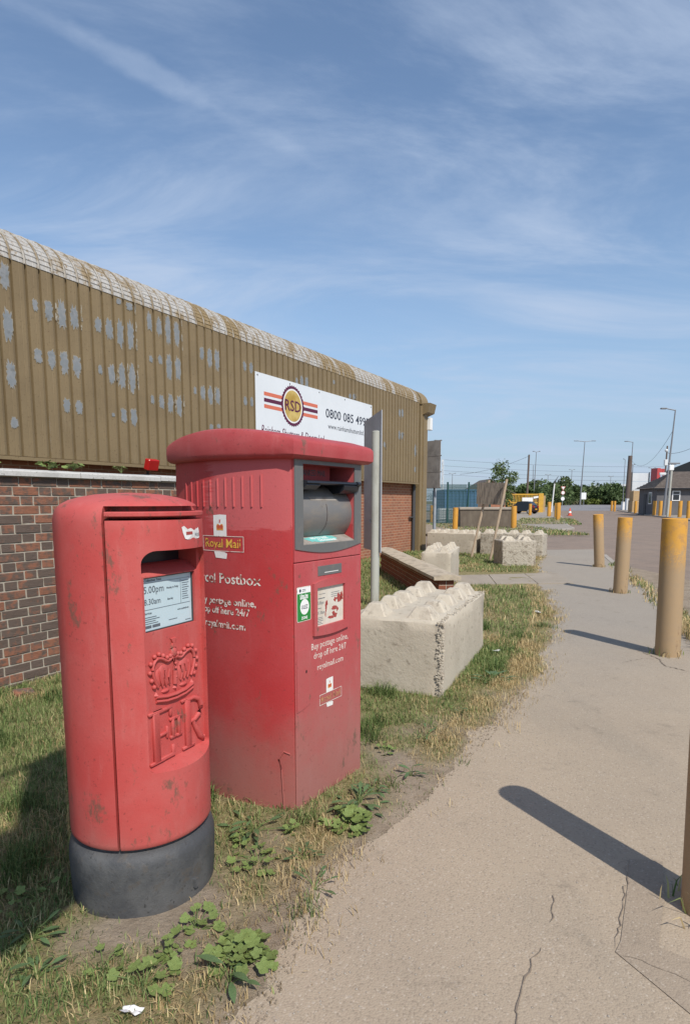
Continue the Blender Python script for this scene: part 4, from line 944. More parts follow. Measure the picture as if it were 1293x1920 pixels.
m = MB(); m.add([(.006, -.2245, 1.3005), (.006, .2145, 1.3005), (-.06, .2145, 1.330), (-.06, -.2245, 1.330), (.006, -.2245, 1.296), (.006, .2145, 1.296), (-.06, .2145, 1.296), (-.06, -.2245, 1.296)], [(0, 1, 2, 3), (0, 4, 5, 1), (3, 2, 6, 7)]); shf = m.build('shelf', 'grey_shelf', pc)
def on_shelf(mb, y0, k0): return remap(mb, lambda x, y, z: (.006 - (k0 + y) * .912, y0 + x, 1.3005 + (k0 + y) * .409 + .0008 + z))
m = MB(); stk = [(-.0, .042), (.03, .004), (.045, .008), (.085, -.004), (.22, .003), (.262, .022), (.25, .05), (.2, .056), (.08, .054)]; m.add([(x, y, 0) for x, y in stk], [tuple(range(9))]); tl = on_shelf(m, -.165, .010).build('teal_sticker', 'teal_vinyl', shf, fix=False)
on_shelf(text_mb('NO TO ULEZ', .026, .14, .0001, 0, .001), -.11, .040, ).build('lettering', 'white_vinyl', shf, fix=False)
on_shelf(text_mb('THE KHANAGE', .022, .15, .0001, 0, .001), -.075, .016).build('lettering', 'white_vinyl', shf, fix=False)
# lower door fittings
def front(mb, y0, z0, lift=.0045): return remap(mb, lambda x, y, z: (lift + z, y0 + x, z0 + y))
F0 = -.3
out = rect_loop(F0 + .143, F0 + .446, .852, 1.108, 12, .010, .016); inn = rect_loop(F0 + .168, F0 + .408, .892, 1.084, 12, 0, 0)
ring_plate(out, inn, .004, .019, 'notice_frame', 'red_front', dr_)
m = MB(); m.box(.004, .0062, F0 + .166, F0 + .41, .890, 1.086); nt2 = m.build('notice', 'old_paper', pc)
PR = MB(); RD = MB(); rs = random.Random(11)
def fr(m, y0, y1, z0, z1, l=.0064): m.box(l, l + .0003, F0 + y0, F0 + y1, z0, z1)
for k in range(3): fr(PR, .300, .300 + rs.uniform(.06, .09), 1.045 - k * .010, 1.0475 - k * .010)
fr(PR, .197, .250, 1.048, 1.050); fr(PR, .188, .245, 1.026, 1.030)
addm(PR, front(text_mb('5.00pm', .024, .050, .0002), F0 + .186, .998, .0065)); addm(PR, front(text_mb('11.30am', .022, .056, .0002), F0 + .186, .950, .0065))
fr(PR, .186, .215, .978, .981)
for k in range(5): fr(PR, .182, .182 + rs.uniform(.03, .06), .932 - k * .008, .9345 - k * .008)
PR.build('print', 'print_dark', nt2)
def blob(m, cy, cz, ry, rz, n=15):
    pts = [(F0 + cy + ry * cos(2 * pi * i / n) * rs.uniform(.45, 1.15), cz + rz * sin(2 * pi * i / n) * rs.uniform(.45, 1.15)) for i in range(n)]; m.prism(pts, .0004, 'x', .0065)
for q in ((.370, 1.012, .035, .024), (.335, 1.008, .014, .016), (.392, 1.02, .012, .03), (.255, .985, .010, .030), (.264, 1.000, .008, .018), (.33, .965, .03, .012), (.318, .94, .014, .012), (.355, .955, .010, .014), (.30, .922, .03, .012), (.335, .928, .02, .012), (.170, 1.0, .006, .018), (.25, .945, .004, .02)): blob(RD, *q)
RD.build('peeled_print', 'print_red', nt2)
m = MB(); m.bbox(.004, .0062, F0 + .190, F0 + .396, 1.139, 1.187, .0008); pl = m.build('dark_plate', 'grey_frame', pc)
m = MB(); m.box(.0064, .0070, F0 + .245, F0 + .365, 1.151, 1.1545); m.build('worn_strip', 'white_vinyl', pl)
# emission zone sticker
m = MB(); m.prism([(y + F0 + .077, z) for y, z in rrect(.054, .936, 1.102, .008, .008, 3)], .0008, 'x', .0042); ul = m.build('zone_sticker', 'pale_letter', pc)
m = MB(); m.prism([(y + F0 + .077, z) for y, z in rrect(.051, .939, 1.099, .006, .006, 3)], .0004, 'x', .0051); m.build('sticker_ground', 'green_vinyl', ul)
m = MB(); m.box(.0056, .0059, F0 + .0262, F0 + .1278, 1.071, 1.0988); m.build('sticker_header', 'white', ul)
m = MB(); m.prism([(F0 + .081 + .034 * cos(2 * pi * i / 32), 1.005 + .037 * sin(2 * pi * i / 32)) for i in range(32)], .0003, 'x', .0056); m.build('sticker_disc', 'white', ul)
m = MB()
addm(m, front(text_mb('Ultra lies', .019, .062, .0001, 0, .0006), F0 + .046, 1.053, .0057)); addm(m, front(text_mb('emission', .017, .062, .0001, 0, .0006), F0 + .046, 1.0435, .0058)); addm(m, front(text_mb('ZONE', .018, .046, .0001, 0, .0006), F0 + .056, .947, .0057)); m.build('sticker_lettering', 'white', ul, fix=False)
m = front(text_mb('ULEZ', .026, .050, .0001, 0, .0004), F0 + .056, .996, .0062)
m.box(.0061, .0063, F0 + .062, F0 + .09, 1.087, 1.0895); m.box(.0061, .0063, F0 + .062, F0 + .09, 1.080, 1.0825)
m.prism([(F0 + .047 + .008 * cos(2 * pi * i / 16), 1.085 + .008 * sin(2 * pi * i / 16)) for i in range(16)], .0002, 'x', .0061); m.build('sticker_print', 'print_navy', ul, fix=False)
# hatch with lock
m = MB(); hp = [(F0 + .014, .800), (F0 + .10, .800), (F0 + .115, .795), (F0 + .121, .782), (F0 + .121, .522)] + [(F0 + .121 - .107 * k / 8, .522 - .020 * sin(pi / 2 * k / 8)) for k in range(1, 9)]
m.prism(hp, .0035, 'x', .0042); ht = m.build('lock_hatch', 'red_front', pc)
m = MB(); m.prism([(F0 + .088 + .006 * cos(2 * pi * i / 10), .688 + .009 * sin(2 * pi * i / 10)) for i in range(10)], .0003, 'x', .0078); m.build('keyhole', 'dark_gap', ht)
# printed lettering on the front
for txt, sz_, w, y0, z0 in (('Buy postage online,', .046, .322, .134, .782), ('drop off here 24/7', .046, .285, .153, .734), ('royalmail.com', .044, .228, .182, .672)):
    front(text_mb(txt, sz_, w, .0002), F0 + y0, z0, .0046).build('lettering', 'pale_letter', pc, fix=False)
def crown_shape(s):
    """little printed crown, (u, v) centred"""
    P = [(-.5, -.42), (.5, -.42), (.54, .02), (.44, .28), (.22, .30), (.0, .12), (-.22, .30), (-.44, .28), (-.54, .02)]; return [(x * s, y * s) for x, y in P]
def royal_logo(place, u0, z0, w, h, stw, parent, gold):
    """outlined name plate with crown label above and torn label below; place(mb,u,z,lift)"""
    m = MB(); t = .0028
    for (a, b, c, d) in ((0, w, 0, t), (0, w, h - t, h), (0, t, t, h - t), (w - t, w, t, h - t)):
        k = max(1, int((b - a) / .03))
        for i in range(k): m.box(a + (b - a) * i / k, a + (b - a) * (i + 1) / k, c, d, 0, .0002)
    place(m, u0, z0, .0010).build('logo_outline', 'pale_letter', parent, fix=False)
    place(text_mb('Royal Mail', h * .80, w * .86, .0001, 0, .0004), u0 + w * .07, z0 + h * .26, .0010).build('logo_lettering', gold, parent, fix=False)
    cx = u0 + w * .5 - stw / 2 + (-.01)
    m = MB(); m.add([(0, 0, 0), (stw / 2, 0, 0), (stw, 0, 0), (stw, stw * 1.18, 0), (stw / 2, stw * 1.2, 0), (0, stw * 1.16, 0)], [(0, 1, 4, 5), (1, 2, 3, 4)]); lab = place(m, cx, z0 + h, .0009).build('crown_label', 'white_vinyl', parent, fix=False)
    m = MB(); P = crown_shape(stw * .5); m.add([(x, y, 0) for x, y in P] + [(0, -.1 * stw, 0)], [(i, (i + 1) % 9, 9) for i in range(9)]); m.v = [(x + stw / 2, y + stw * .52, z) for x, y, z in m.v]; place(m, cx, z0 + h, .0013).build('crown_print', 'crown_orange', parent, fix=False)
    m = MB()
    for dx in (-.34, -.1, .12, .34): m.add([((dx - .07) * stw * .5 + stw / 2, stw * .40, 0), ((dx + .07) * stw * .5 + stw / 2, stw * .40, 0), ((dx + .1) * stw * .5 + stw / 2, stw * .60, 0), ((dx - .1) * stw * .5 + stw / 2, stw * .60, 0)], [(0, 1, 2, 3)])
    m.add([(stw * .46, stw * .74, 0), (stw * .54, stw * .74, 0), (stw * .54, stw * .92, 0), (stw * .46, stw * .92, 0)], [(0, 1, 2, 3)]); place(m, cx, z0 + h, .0016).build('crown_print', 'crown_red', parent, fix=False)
    m = MB(); tp = [(0, 0), (stw * .12, -stw * .36), (stw * .95, -stw * .40), (stw, -stw * .1), (stw * .8, -stw * .02), (stw * .45, .0)]; m.add([(x, y, 0) for x, y in tp], [(0, 1, 2, 3, 4, 5)]); place(m, cx, z0 - .001, .0009).build('torn_label', 'white_vinyl', parent, fix=False)
royal_logo(lambda mb, u0, z0, l: front(mb, u0, z0, .0042 + l), F0 + .198, .484, .197, .055, .060, pc, 'gold_worn')
# lettering on the curved left side: u = distance forward of the back end
def side(mb, u0, z0, lift=.0016):
    def f(x, y, z):
        a = side_pt(u0 + x, lift + z, z0 + y); return a
    return remap(mb, f)
royal_logo(lambda mb, u0, z0, l: side(mb, u0, z0, l + .001), -.500, 1.262, .263, .074, .085, bo, 'gold_letter')
for txt, sz_, w, x1, z0 in (('Parcel Postbox', .070, .44, -.150, 1.108), ('Buy postage online,', .048, .375, -.178, 1.004), ('drop off here 24/7', .048, .335, -.212, .957), ('royalmail.com', .048, .265, -.238, .888)):
    side(text_mb(txt, sz_, w, .0001, 0, .0008), x1 - w, z0).build('lettering', 'worn_letter', bo, fix=False)
# drip weld mark near the foot of the side
m = MB(); P = [side_pt(-.02, .0015, .30), side_pt(-.05, .0015, .31), side_pt(-.075, .0015, .27), side_pt(-.062, .0015, .22), side_pt(-.052, .0015, .02)]; m.tube(P, .004, 6); m.build('weld_bead', 'red_parcel', bo, 40)
# ------------------------------------------------------------------ added shadow caster, unseen behind the camera, shaped to shade the lawn
cb = thing('shadow_caster', 'added unseen dark panel on a post behind the camera, shaped for its shadow on the lawn', 'sign', (-.20, -1.535, 0), math.atan2(.906, .42))
m = MB(); m.tube([(0, 0, -.2), (0, 0, 5.1)], .045, 12); m.build('post', 'galv', cb, 40)
m = MB(); m.prism([(.05, 3.25), (1.10, 3.33), (1.10, 5.0), (.84, 5.02), (.80, 4.25), (.05, 4.45)], .012, 'y', -.006); m.build('caster_panel', 'caster_green', cb)
m = MB(); m.tube([(0, 0, 5.03), (1.12, 0, 5.03)], .02, 8); m.tube([(0, 0, 3.24), (1.12, 0, 3.31)], .02, 8); m.build('rail', 'galv', cb, 40)
# ------------------------------------------------------------------ grass
def grass_field(name, label, n, region, amount, hmin, hmax, width, colours, seed, ztop=0.):
    r = np.random.default_rng(seed); V = []; Cc = []; x0, x1, y0, y1 = region
    pts = []
    tries = 0
    while len(pts) < n and tries < n * 12:
        k = 4000; xs = r.uniform(x0, x1, k); ys = y0 + (y1 - y0) * r.uniform(0, 1, k) ** 1.35; pr = r.uniform(0, 1, k); tries += k
        for x, y, q in zip(xs, ys, pr):
            a = amount(x, y)
            if a > 0 and q < a: pts.append((x, y, a))
    pts = pts[:n]
    N_ = len(pts); P = np.array(pts)
    ang = r.uniform(0, 2 * pi, N_); lean = r.uniform(.15, .95, N_); hh = r.uniform(hmin, hmax, N_) * (.55 + .6 * P[:, 2]); w = width * r.uniform(.6, 1.3, N_) * (1 + .10 * np.maximum(0, P[:, 1] - 3))
    dx, dy = np.cos(ang), np.sin(ang); bx_, by_ = -dy, dx
    base = np.stack([P[:, 0], P[:, 1], np.zeros(N_)], 1); side_ = np.stack([bx_ * w, by_ * w, np.zeros(N_)], 1)
    ln = hh * lean
    mid = base + np.stack([dx * ln * .35, dy * ln * .35, hh * .62], 1); tip = base + np.stack([dx * ln, dy * ln, hh * (1 - .35 * lean)], 1)
    V = np.stack([base - side_, base + side_, mid + side_ * .7, mid - side_ * .7, tip], 1).reshape(-1, 3)
    V[:, 2] -= .004
    me = bpy.data.meshes.new(name); idx = np.arange(N_) * 5
    quads = np.stack([idx, idx + 1, idx + 2, idx + 3], 1); tris = np.stack([idx + 3, idx + 2, idx + 4], 1)
    loops = np.concatenate([quads.ravel(), tris.ravel()]); me.vertices.add(len(V)); me.vertices.foreach_set('co', V.ravel())
    me.loops.add(len(loops)); me.loops.foreach_set('vertex_index', loops); me.polygons.add(2 * N_)
    ls = np.concatenate([np.arange(N_) * 4, 4 * N_ + np.arange(N_) * 3]); lt = np.concatenate([np.full(N_, 4), np.full(N_, 3)])
    me.polygons.foreach_set('loop_start', ls); me.polygons.foreach_set('loop_total', lt); me.update(); me.validate()
    cols = np.array([colours(p[0], p[1], p[2], r) for p in pts]); tipc = np.repeat(cols[:, None, :], 5, 1).reshape(-1, 3)
    ca = me.color_attributes.new('Col', 'FLOAT_COLOR', 'POINT'); ca.data.foreach_set('color', np.concatenate([tipc, np.ones((len(tipc), 1))], 1).ravel())
    o = link(name, me, 'grass_blade'); tag(o, label, 'grass', None, 'stuff'); return o
GREEN = [(.165, .23, .07), (.23, .285, .10), (.085, .145, .042), (.33, .345, .15)]; DRY = [(.56, .42, .21), (.48, .36, .18), (.62, .50, .27), (.38, .28, .14)]
def blocked(x, y):
    if math.hypot(x + .811, y - 2.328) < .27: return True
    lx = (x + .0748) * .8346 - (y - 3.0504) * .5508; ly = (x + .0748) * .5508 + (y - 3.0504) * .8346
    if -.77 < lx < .0 and abs(ly) < .36 - .07 * abs((lx + .38) / .38): return True
    q = Vector((x - cN.x, y - cN.y)); 
    if abs(q.dot(dr)) < .86 and abs(q.dot(nl)) < .38: return True
    if 10.8 < y < 12.9 and x > 2.05: return True
    # behind the yard wall
    if (x + 2.73) * .868 - (y - 4.71) * .497 < .02 and y < 9.6: return True
    return False
def dryness(x, y):
    d = float(edge_x(y)) - x
    return max(0., min(1., .13 + (.62 if d < .34 else 0) * (1 if y > 2.4 else .6) + .75 * nz(x, y, 1.3, 21) + .5 * nz(x, y, 4, 2) + (.16 if x < -1.2 else 0)))
def near_amt(x, y):
    if blocked(x, y): return 0.
    a = grass_amount(x, y); return a * (.5 + .5 * a)
def gcol(x, y, a, r):
    if r.random() < dryness(x, y): c = DRY[int(r.integers(4))]
    else: c = GREEN[int(r.integers(4))]
    k = r.uniform(.75, 1.25); return (c[0] * k, c[1] * k, c[2] * k)
grass_field('grass', 'short patchy green and straw coloured grass on the verge', 190000, (-4.2, 1.9, 1.2, 6.6), near_amt, .022, .075, .0019, gcol, 3)
grass_field('grass', 'mown grass farther along the verge around the concrete blocks', 80000, (-4.5, 5.6, 5.6, 18.2), near_amt, .03, .095, .0028, gcol, 5)
def strip_amt(x, y):
    kx = np.interp(y, [k[1] for k in KERB], [k[0] for k in KERB]); d = abs(x - kx - .05); bb = max([0.] + [1.2 - math.hypot(x - a, y - b) / .17 for a, b in ((1.362, 2.09), (3.17, 5.9), (4.55, 10.05), (5.87, 14.1)) if math.hypot(x - a, y - b) > .112]); return max(bb * .8, max(0., 1 - d / .22) * max(0., .55 + 1.8 * nz(x, y, .9, 31)))
grass_field('grass', 'weedy grass growing along the kerb behind the bollards', 9500, (1.1, 6.6, 1.8, 14.5), strip_amt, .05, .17, .004, gcol, 9)
def lawn_amt(x, y): return .9 if (5.2 < x < 11 and 27.5 < y < 41) or (10.5 + (y - 39) * .33 < x < 15 + (y - 39) * .33 and 39.5 < y < 54) else 0
def lawn_col(x, y, a, r): c = GREEN[int(r.integers(4))] if r.random() < .75 else DRY[1]; k = r.uniform(.8, 1.2); return (c[0] * k, c[1] * k, c[2] * k)
sheet('lawn', [(2.5, 27.5), (7.6, 27.8), (10.8, 34), (11.2, 40.5), (2.5, 41)], .058, 'verge'); sheet('lawn', [(10.7, 39.5), (14.0, 39.5), (19.0, 54), (15.5, 54)], .058, 'verge')
grass_field('grass', 'rough grass round the concrete trough in the distance', 9000, (2.6, 19, 27.5, 54), lawn_amt, .07, .16, .006, lawn_col, 13)
def tuft_amt(x, y):
    if blocked(x, y): return 0.
    a = grass_amount(x, y); k = nz(x, y, 3.4, 57); return a * max(0., (k - .18) * 5)
grass_field('grass', 'longer fresh green tufts standing out of the short turf', 26000, (-3.6, 2.6, 1.3, 7.5), tuft_amt, .05, .13, .0022, lambda x, y, a, r: tuple(np.array(GREEN[int(r.integers(3))]) * r.uniform(.6, 1.15)), 23)
# dead stalks lying over the soil
def stalk_amt(x, y):
    if blocked(x, y): return 0.
    d = float(edge_x(y)) - x; return max(0., 1 - abs(d - .12 + rag(x, y)) / .34) * max(0., .45 + 1.3 * nz(x, y, 2.6, 61))
grass_field('grass', 'loose dry stalks lying along the footpath edge', 15000, (-1.1, 4.4, 1.5, 13), stalk_amt, .025, .09, .0016, lambda x, y, a, r: tuple(np.array(DRY[int(r.integers(4))]) * r.uniform(.8, 1.15)), 17)
# pebbles and grit
m = MB(); rs = random.Random(21)
for k in range(1500):
    y = 1.5 + 6.5 * rs.random() ** 1.8; ex = float(edge_x(y)); x = ex + abs(rs.gauss(0, .5)) - .25 if rs.random() < .7 else ex + rs.random() * 1.8
    r = rs.uniform(.0015, .0055); a = rs.random() * 6
    if blocked(x, y): continue
    m.add([(x + r * cos(a), y + r * sin(a), .001), (x - r * sin(a), y + r * cos(a), .001), (x - r * cos(a), y - r * sin(a), .001), (x + r * sin(a), y - r * cos(a), .001), (x, y, r * .9)], [(0, 1, 4), (1, 2, 4), (2, 3, 4), (3, 0, 4)])
tag(m.build('grit', 'pebble'), 'pale grit scattered over the footpath', 'gravel', None, 'stuff')
m = MB(); rs = random.Random(22); kk = 0
while kk < 3200:
    y = 1.5 + 3.2 * rs.random() ** 1.3; x = float(edge_x(y)) - abs(rs.gauss(0, .45)) + .05
    if blocked(x, y) or grass_amount(x, y) > .45: kk += .2; continue
    r = rs.uniform(.002, .008) * rs.random() ** .5; a = rs.random() * 6; z0 = .004; kk += 1
    m.add([(x + r * cos(a), y + r * sin(a), z0), (x - r * sin(a) * .8, y + r * cos(a), z0), (x - r * cos(a), y - r * sin(a) * .7, z0), (x + r * sin(a), y - r * cos(a), z0), (x + r * .2, y, z0 + r * .9)], [(0, 1, 4), (1, 2, 4), (2, 3, 4), (3, 0, 4)])
tag(m.build('soil_crumbs', 'soil_crumb'), 'dry crumbled soil on the bare parts of the verge', 'soil', None, 'stuff')
# broadleaf weeds: every leaf a piece of its own
def leaf_mesh(kind, s):
    m = MB(); 
    if kind == 'mallow':
        n = 20; rim = []
        for i in range(n):
            a = 2 * pi * i / n; lob = 1 + .16 * cos(5 * a) + (-.55 if i == 0 else 0); rim.append((s * lob * cos(a), s * lob * sin(a), s * .22 * cos(5 * a) * .5 + s * .16))
        m.add(rim + [(0, 0, 0)], [(i, (i + 1) % n, n) for i in range(n)])
    else:
        n = 6; L = []
        for i in range(n + 1):
            t = i / n; w = s * .24 * sin(pi * (t * .92 + .06)) ; z = s * (.35 * t - .42 * t * t); L.append((t * s * 1.6, w, z))
        vs = [(x, -w, z + .02 * s) for x, w, z in L] + [(x, 0, z) for x, w, z in L] + [(x, w, z + .02 * s) for x, w, z in L]; k = n + 1
        m.add(vs, [(i, i + 1, k + i + 1, k + i) for i in range(n)] + [(k + i, k + i + 1, 2 * k + i + 1, 2 * k + i) for i in range(n)])
    me = m.mesh('leaf'); me.materials.append(MT['mallow' if kind == 'mallow' else 'dock'])
    for p in me.polygons: p.use_smooth = True
    return me
LM = {'mallow': leaf_mesh('mallow', 1.), 'dock': leaf_mesh('dock', 1.)}
def weed(label, x, y, kind, n, spread, size, seed):
    rs = random.Random(seed); t = thing('weed_plant', label, 'weed', (x, y, 0), 0, 'broadleaf weeds on the verge'); stems = MB()
    for k in range(n):
        a = rs.random() * 2 * pi; d = spread * math.sqrt(rs.random()); h = rs.uniform(.02, .075) * (1.2 - d / spread * .6); s = size * rs.uniform(.6, 1.15)
        o = bpy.data.objects.new('leaf', LM[kind]); COL.objects.link(o); o.parent = t; o.location = (d * cos(a), d * sin(a), h); o.scale = (s, s, s)
        o.rotation_euler = (rs.uniform(-.4, .4), rs.uniform(-.4, .4), a) if kind == 'mallow' else (rs.uniform(-.2, .2), rs.uniform(-.3, .1), a)
        stems.tube([(0, 0, 0), (d * .5 * cos(a), d * .5 * sin(a), h * .8), (d * cos(a), d * sin(a), h)], .0016, 5, False)
    stems.build('stems', 'stem', t, fix=False); return t
weed('bright green mallow clump at the front foot of the parcel postbox', .01, 2.67, 'mallow', 58, .12, .026, 1)
weed('mallow clump with scalloped leaves near the bottom of the picture', -.33, 1.83, 'mallow', 50, .11, .024, 2)
weed('dark green dock leaves beside the bright mallow clump', .07, 2.86, 'dock', 30, .11, .045, 3)
weed('bluish dock leaves below the lower mallow clump', -.36, 1.74, 'dock', 6, .07, .052, 4)
weed('low leafy weed in front of the black base of the pillar box', -.52, 1.98, 'mallow', 12, .09, .020, 5)
weed('small green weed between the two postboxes', -.42, 2.62, 'dock', 16, .12, .045, 6)
weed('leafy weed right of the black base of the pillar box', -.36, 2.38, 'mallow', 18, .12, .020, 7)
weed('mallow leaves at the bottom edge left of centre', -.62, 1.72, 'mallow', 14, .12, .021, 8)
weed('yellowing weed left of the pillar box base', -1.17, 2.16, 'mallow', 16, .13, .017, 9)
weed('small weed in the trodden soil right of the parcel postbox', .36, 3.18, 'dock', 9, .05, .040, 10)
weed('spiky grass clump leaf rosette by the block', 1.22, 4.95, 'dock', 14, .10, .075, 11)
rw = random.Random(77)
for k in range(14):
    x, y = ((-1.2, 1.75), (-.95, 1.72), (-.78, 1.78), (-.2, 2.42), (-.55, 1.83), (.18, 3.0), (.28, 3.5), (.55, 3.75), (-1.3, 2.0), (-1.1, 1.9), (-.25, 2.62), (.8, 4.2), (-.47, 2.5), (-.15, 2.2))[k]
    lab = ('strappy weed at the left edge low in the picture', 'narrow leaved weed below left of the black base', 'mallow seedling below the black base', 'narrow leaved weed at the foot of the parcel postbox front', 'mallow seedlings on the bare soil below the black base', 'strappy weed behind the bright mallow clump', 'small mallow on the trodden soil by the concrete block', 'narrow weed on the soil towards the concrete block', 'mallow seedling at the far left in shade', 'strappy weed left of the black base in shade', 'small mallow under the left side of the parcel postbox', 'narrow weed in front of the large concrete block', 'mallow seedling between the black base and the parcel postbox', 'spiky weed at the footpath edge right of the black base')[k]
    weed(lab, x + rw.uniform(-.04, .04), y + rw.uniform(-.04, .04), ('mallow', 'dock')[k % 2], rw.randint(6, 13), rw.uniform(.04, .08), (.015, .032)[k % 2] * rw.uniform(.8, 1.2), 100 + k)
# plants on the yard wall coping
def copw(s, dy=0.): return (-2.73 - .497 * s - .868 * .11 + 0, 4.71 - .868 * s + .497 * .11)
for k, (s, n_, sz_) in enumerate(((-.1, 14, .030), (-.62, 12, .030), (-.86, 10, .034), (-1.38, 6, .018))):
    x, y = copw(s); w_ = weed(('leafy weed growing on the coping at the far left', 'low weed on the coping left of the floodlight', 'upright weed on the coping left of the floodlight', 'tiny weed on the coping beside the floodlight')[k], x, y, 'mallow', n_, .09, sz_, 30 + k); w_.location.z = 1.77; w_['group'] = 'weeds on the wall coping'
# litter
for k, (lab, x, y, s) in enumerate((('white paper scrap on the grass by the block', 1.47, 5.92, .07), ('white wrapper at the edge of the far grass', 2.62, 8.05, .11), ('scrap of white paper at the bottom edge', -.585, 1.62, .05))):
    m = MB(); n = 5; pts = [[(i / n * s * 1.6, j / n * s * .7, .012 + .018 * noise.noise((i * .9 + k * 5, j * .9, 0))) for j in range(n)] for i in range(n)]
    m.add([p for r_ in pts for p in r_], [(i * n + j, i * n + j + 1, (i + 1) * n + j + 1, (i + 1) * n + j) for i in range(n - 1) for j in range(n - 1)]); o = m.build('litter', 'litter_white', None, 60, fix=False); o.location = (x, y, .02); o.rotation_euler = (0, 0, k * 1.3 + .4); tag(o, lab, 'litter')
m = MB(); m.bbox(-.075, .075, -.045, .045, 0, .05, .014); o = m.build('broken_brick', 'rustic_brick'); o.location = (-2.50, 4.62, .0); o.rotation_euler = (.15, .1, .8); tag(o, 'broken brick lying in the grass at the foot of the yard wall', 'brick')
# ------------------------------------------------------------------ far things
# concrete trough
tr = thing('concrete_trough', 'long dark concrete trough with pale rim across the grass', 'trough', (8.0, 34.9, .05), .0)
m = MB(); m.add([(-1.46, 0, 0), (1.44, 0, 0), (1.44, 1.0, 0), (-1.46, 1.0, 0), (-1.5, -.04, .98), (1.5, -.04, .98), (1.5, 1.04, .98), (-1.5, 1.04, .98)], [(0, 3, 2, 1), (0, 1, 5, 4), (1, 2, 6, 5), (2, 3, 7, 6), (3, 0, 4, 7)]); m.build('body', 'brown_concrete', tr)
m = MB()
for q in ((-1.54, 1.54, -.1, .14), (-1.54, 1.54, .9, 1.12)): m.bbox(q[0], q[1], q[2], q[3], .985, 1.12, .015)
m.bbox(-1.54, -1.3, .141, .899, .985, 1.12, .015); m.bbox(1.3, 1.54, .141, .899, .985, 1.12, .015); m.build('rim', 'soffit_top', tr)
m = MB(); m.box(-1.29, 1.29, .141, .899, .9, 1.10); m.build('fill', 'soffit_top', tr)
# mesh fence
fe = thing('mesh_fence', 'dark green wire mesh security fence in front of a blue container', 'fence', (0, 0, 0))
FX = [(5.0, 40.5), (6.7, 40.5), (8.0, 40.6), (9.6, 41)]
for i, (x, y) in enumerate(FX):
    m = MB(); lean = (.10 if i == 2 else 0); m.add([], []); m.tube([(x, y, 0), (x + lean, y, 2.75)], .06, 8); m.build('post', 'steel_green', fe)
for i in range(3):
    (xa, ya), (xb, yb) = FX[i], FX[i + 1]; m = MB(); k = 38
    for j in range(1, k):
        t_ = j / k; x = xa + (xb - xa) * t_; y = ya + (yb - ya) * t_; m.box(x - .010, x + .010, y - .01, y + .01, .05, 2.6)
    for z in np.linspace(.1, 2.58, 14): m.add([(xa, ya, z - .006), (xb, yb, z - .006), (xb, yb, z + .006), (xa, ya, z + .006)], [(0, 1, 2, 3)])
    m.build('mesh_panel', 'steel_green', fe, fix=False)
gt = thing('shipping_container', 'blue corrugated shipping container behind the green mesh fence', 'container', (7.25, 45, 0))
m = MB(); pr = []
for i in range(9): pr += [(i * .27, 0), (i * .27 + .08, 0), (i * .27 + .12, .06), (i * .27 + .22, .06)]
n = len(pr); m.add([(x, y, .15) for x, y in pr] + [(x, y, 2.25) for x, y in pr], [(i, i + 1, n + i + 1, n + i) for i in range(n - 1)]); m.build('side_panel', 'steel_blue', gt, fix=False)
m = MB(); m.box(-.05, 2.42, -.03, 6, 2.26, 2.36); m.build('roof', 'steel_blue', gt); m = MB(); m.box(-.05, 2.42, .08, 6, .1, 2.25); m.build('box', 'steel_blue', gt)
ib = thing('ibc_tote', 'white caged liquid tote standing behind the mesh fence', 'tank', (7.0, 43.2, 0))
m = MB(); m.bbox(-.5, .5, -.5, .5, .15, 1.0, .06); m.build('tank', 'ibc_white', ib)
m = MB()
for k in range(7): m.tube([(-.53 + k * .177, -.53, .12), (-.53 + k * .177, -.53, 1.05)], .012, 5); m.tube([(-.53, -.53, .14 + k * .15), (.53, -.53, .14 + k * .15)], .012, 5)
m.box(-.55, .55, -.55, .55, 0, .12); m.build('cage', 'galv', ib)
bollard('salmon orange bollard behind the road sign posts', 6.55, 46.5, 1.2, .16, (0, 0), 'bollard', 'orange bollards in the distance', 12)
# brick house and sheds behind the board
def house(label, x, y, w, d, he, hr, wallm, roofm, rotz=0., hip=False):
    t = thing('house', label, 'house', (x, y, 0), rotz)
    m = MB(); m.box(-w / 2, w / 2, 0, d, -.2, he); 
    if not hip: m.prism([(-w / 2, he), (w / 2, he), (0, hr)], d, 'y', 0)
    m.build('wall', wallm, t)
    m = MB(); o_ = .3
    if hip: m.add([(-w / 2 - o_, -o_, he), (w / 2 + o_, -o_, he), (w / 2 + o_, d + o_, he), (-w / 2 - o_, d + o_, he), (-w / 2 + d * .5, d / 2, hr), (w / 2 - d * .5, d / 2, hr)], [(0, 1, 5, 4), (1, 2, 5), (2, 3, 4, 5), (3, 0, 4), (0, 3, 2, 1)])
    else:
        sl_ = (hr - he) / (w / 2)
        for s_ in (-1, 1): m.add([(s_ * (w / 2 + o_), -o_, he - o_ * sl_), (0, -o_, hr + .02), (0, d + o_, hr + .02), (s_ * (w / 2 + o_), d + o_, he - o_ * sl_), (s_ * (w / 2 + o_), -o_, he - o_ * sl_ + .12), (0, -o_, hr + .16), (0, d + o_, hr + .16), (s_ * (w / 2 + o_), d + o_, he - o_ * sl_ + .12)], [(0, 1, 2, 3), (4, 7, 6, 5), (0, 4, 5, 1), (1, 5, 6, 2), (3, 2, 6, 7), (0, 3, 7, 4)])
    m.build('roof', roofm, t); return t
house('orange brick gable end showing above the weathered board', 18.2, 78, 4.2, 6, 2.9, 4.15, 'far_brick', 'roof_tile')
house('small dark shed with brown roof beside the yellow gate', 21.2, 84, 3.6, 5, 2.5, 3.3, 'dark_grey', 'roof_tile')
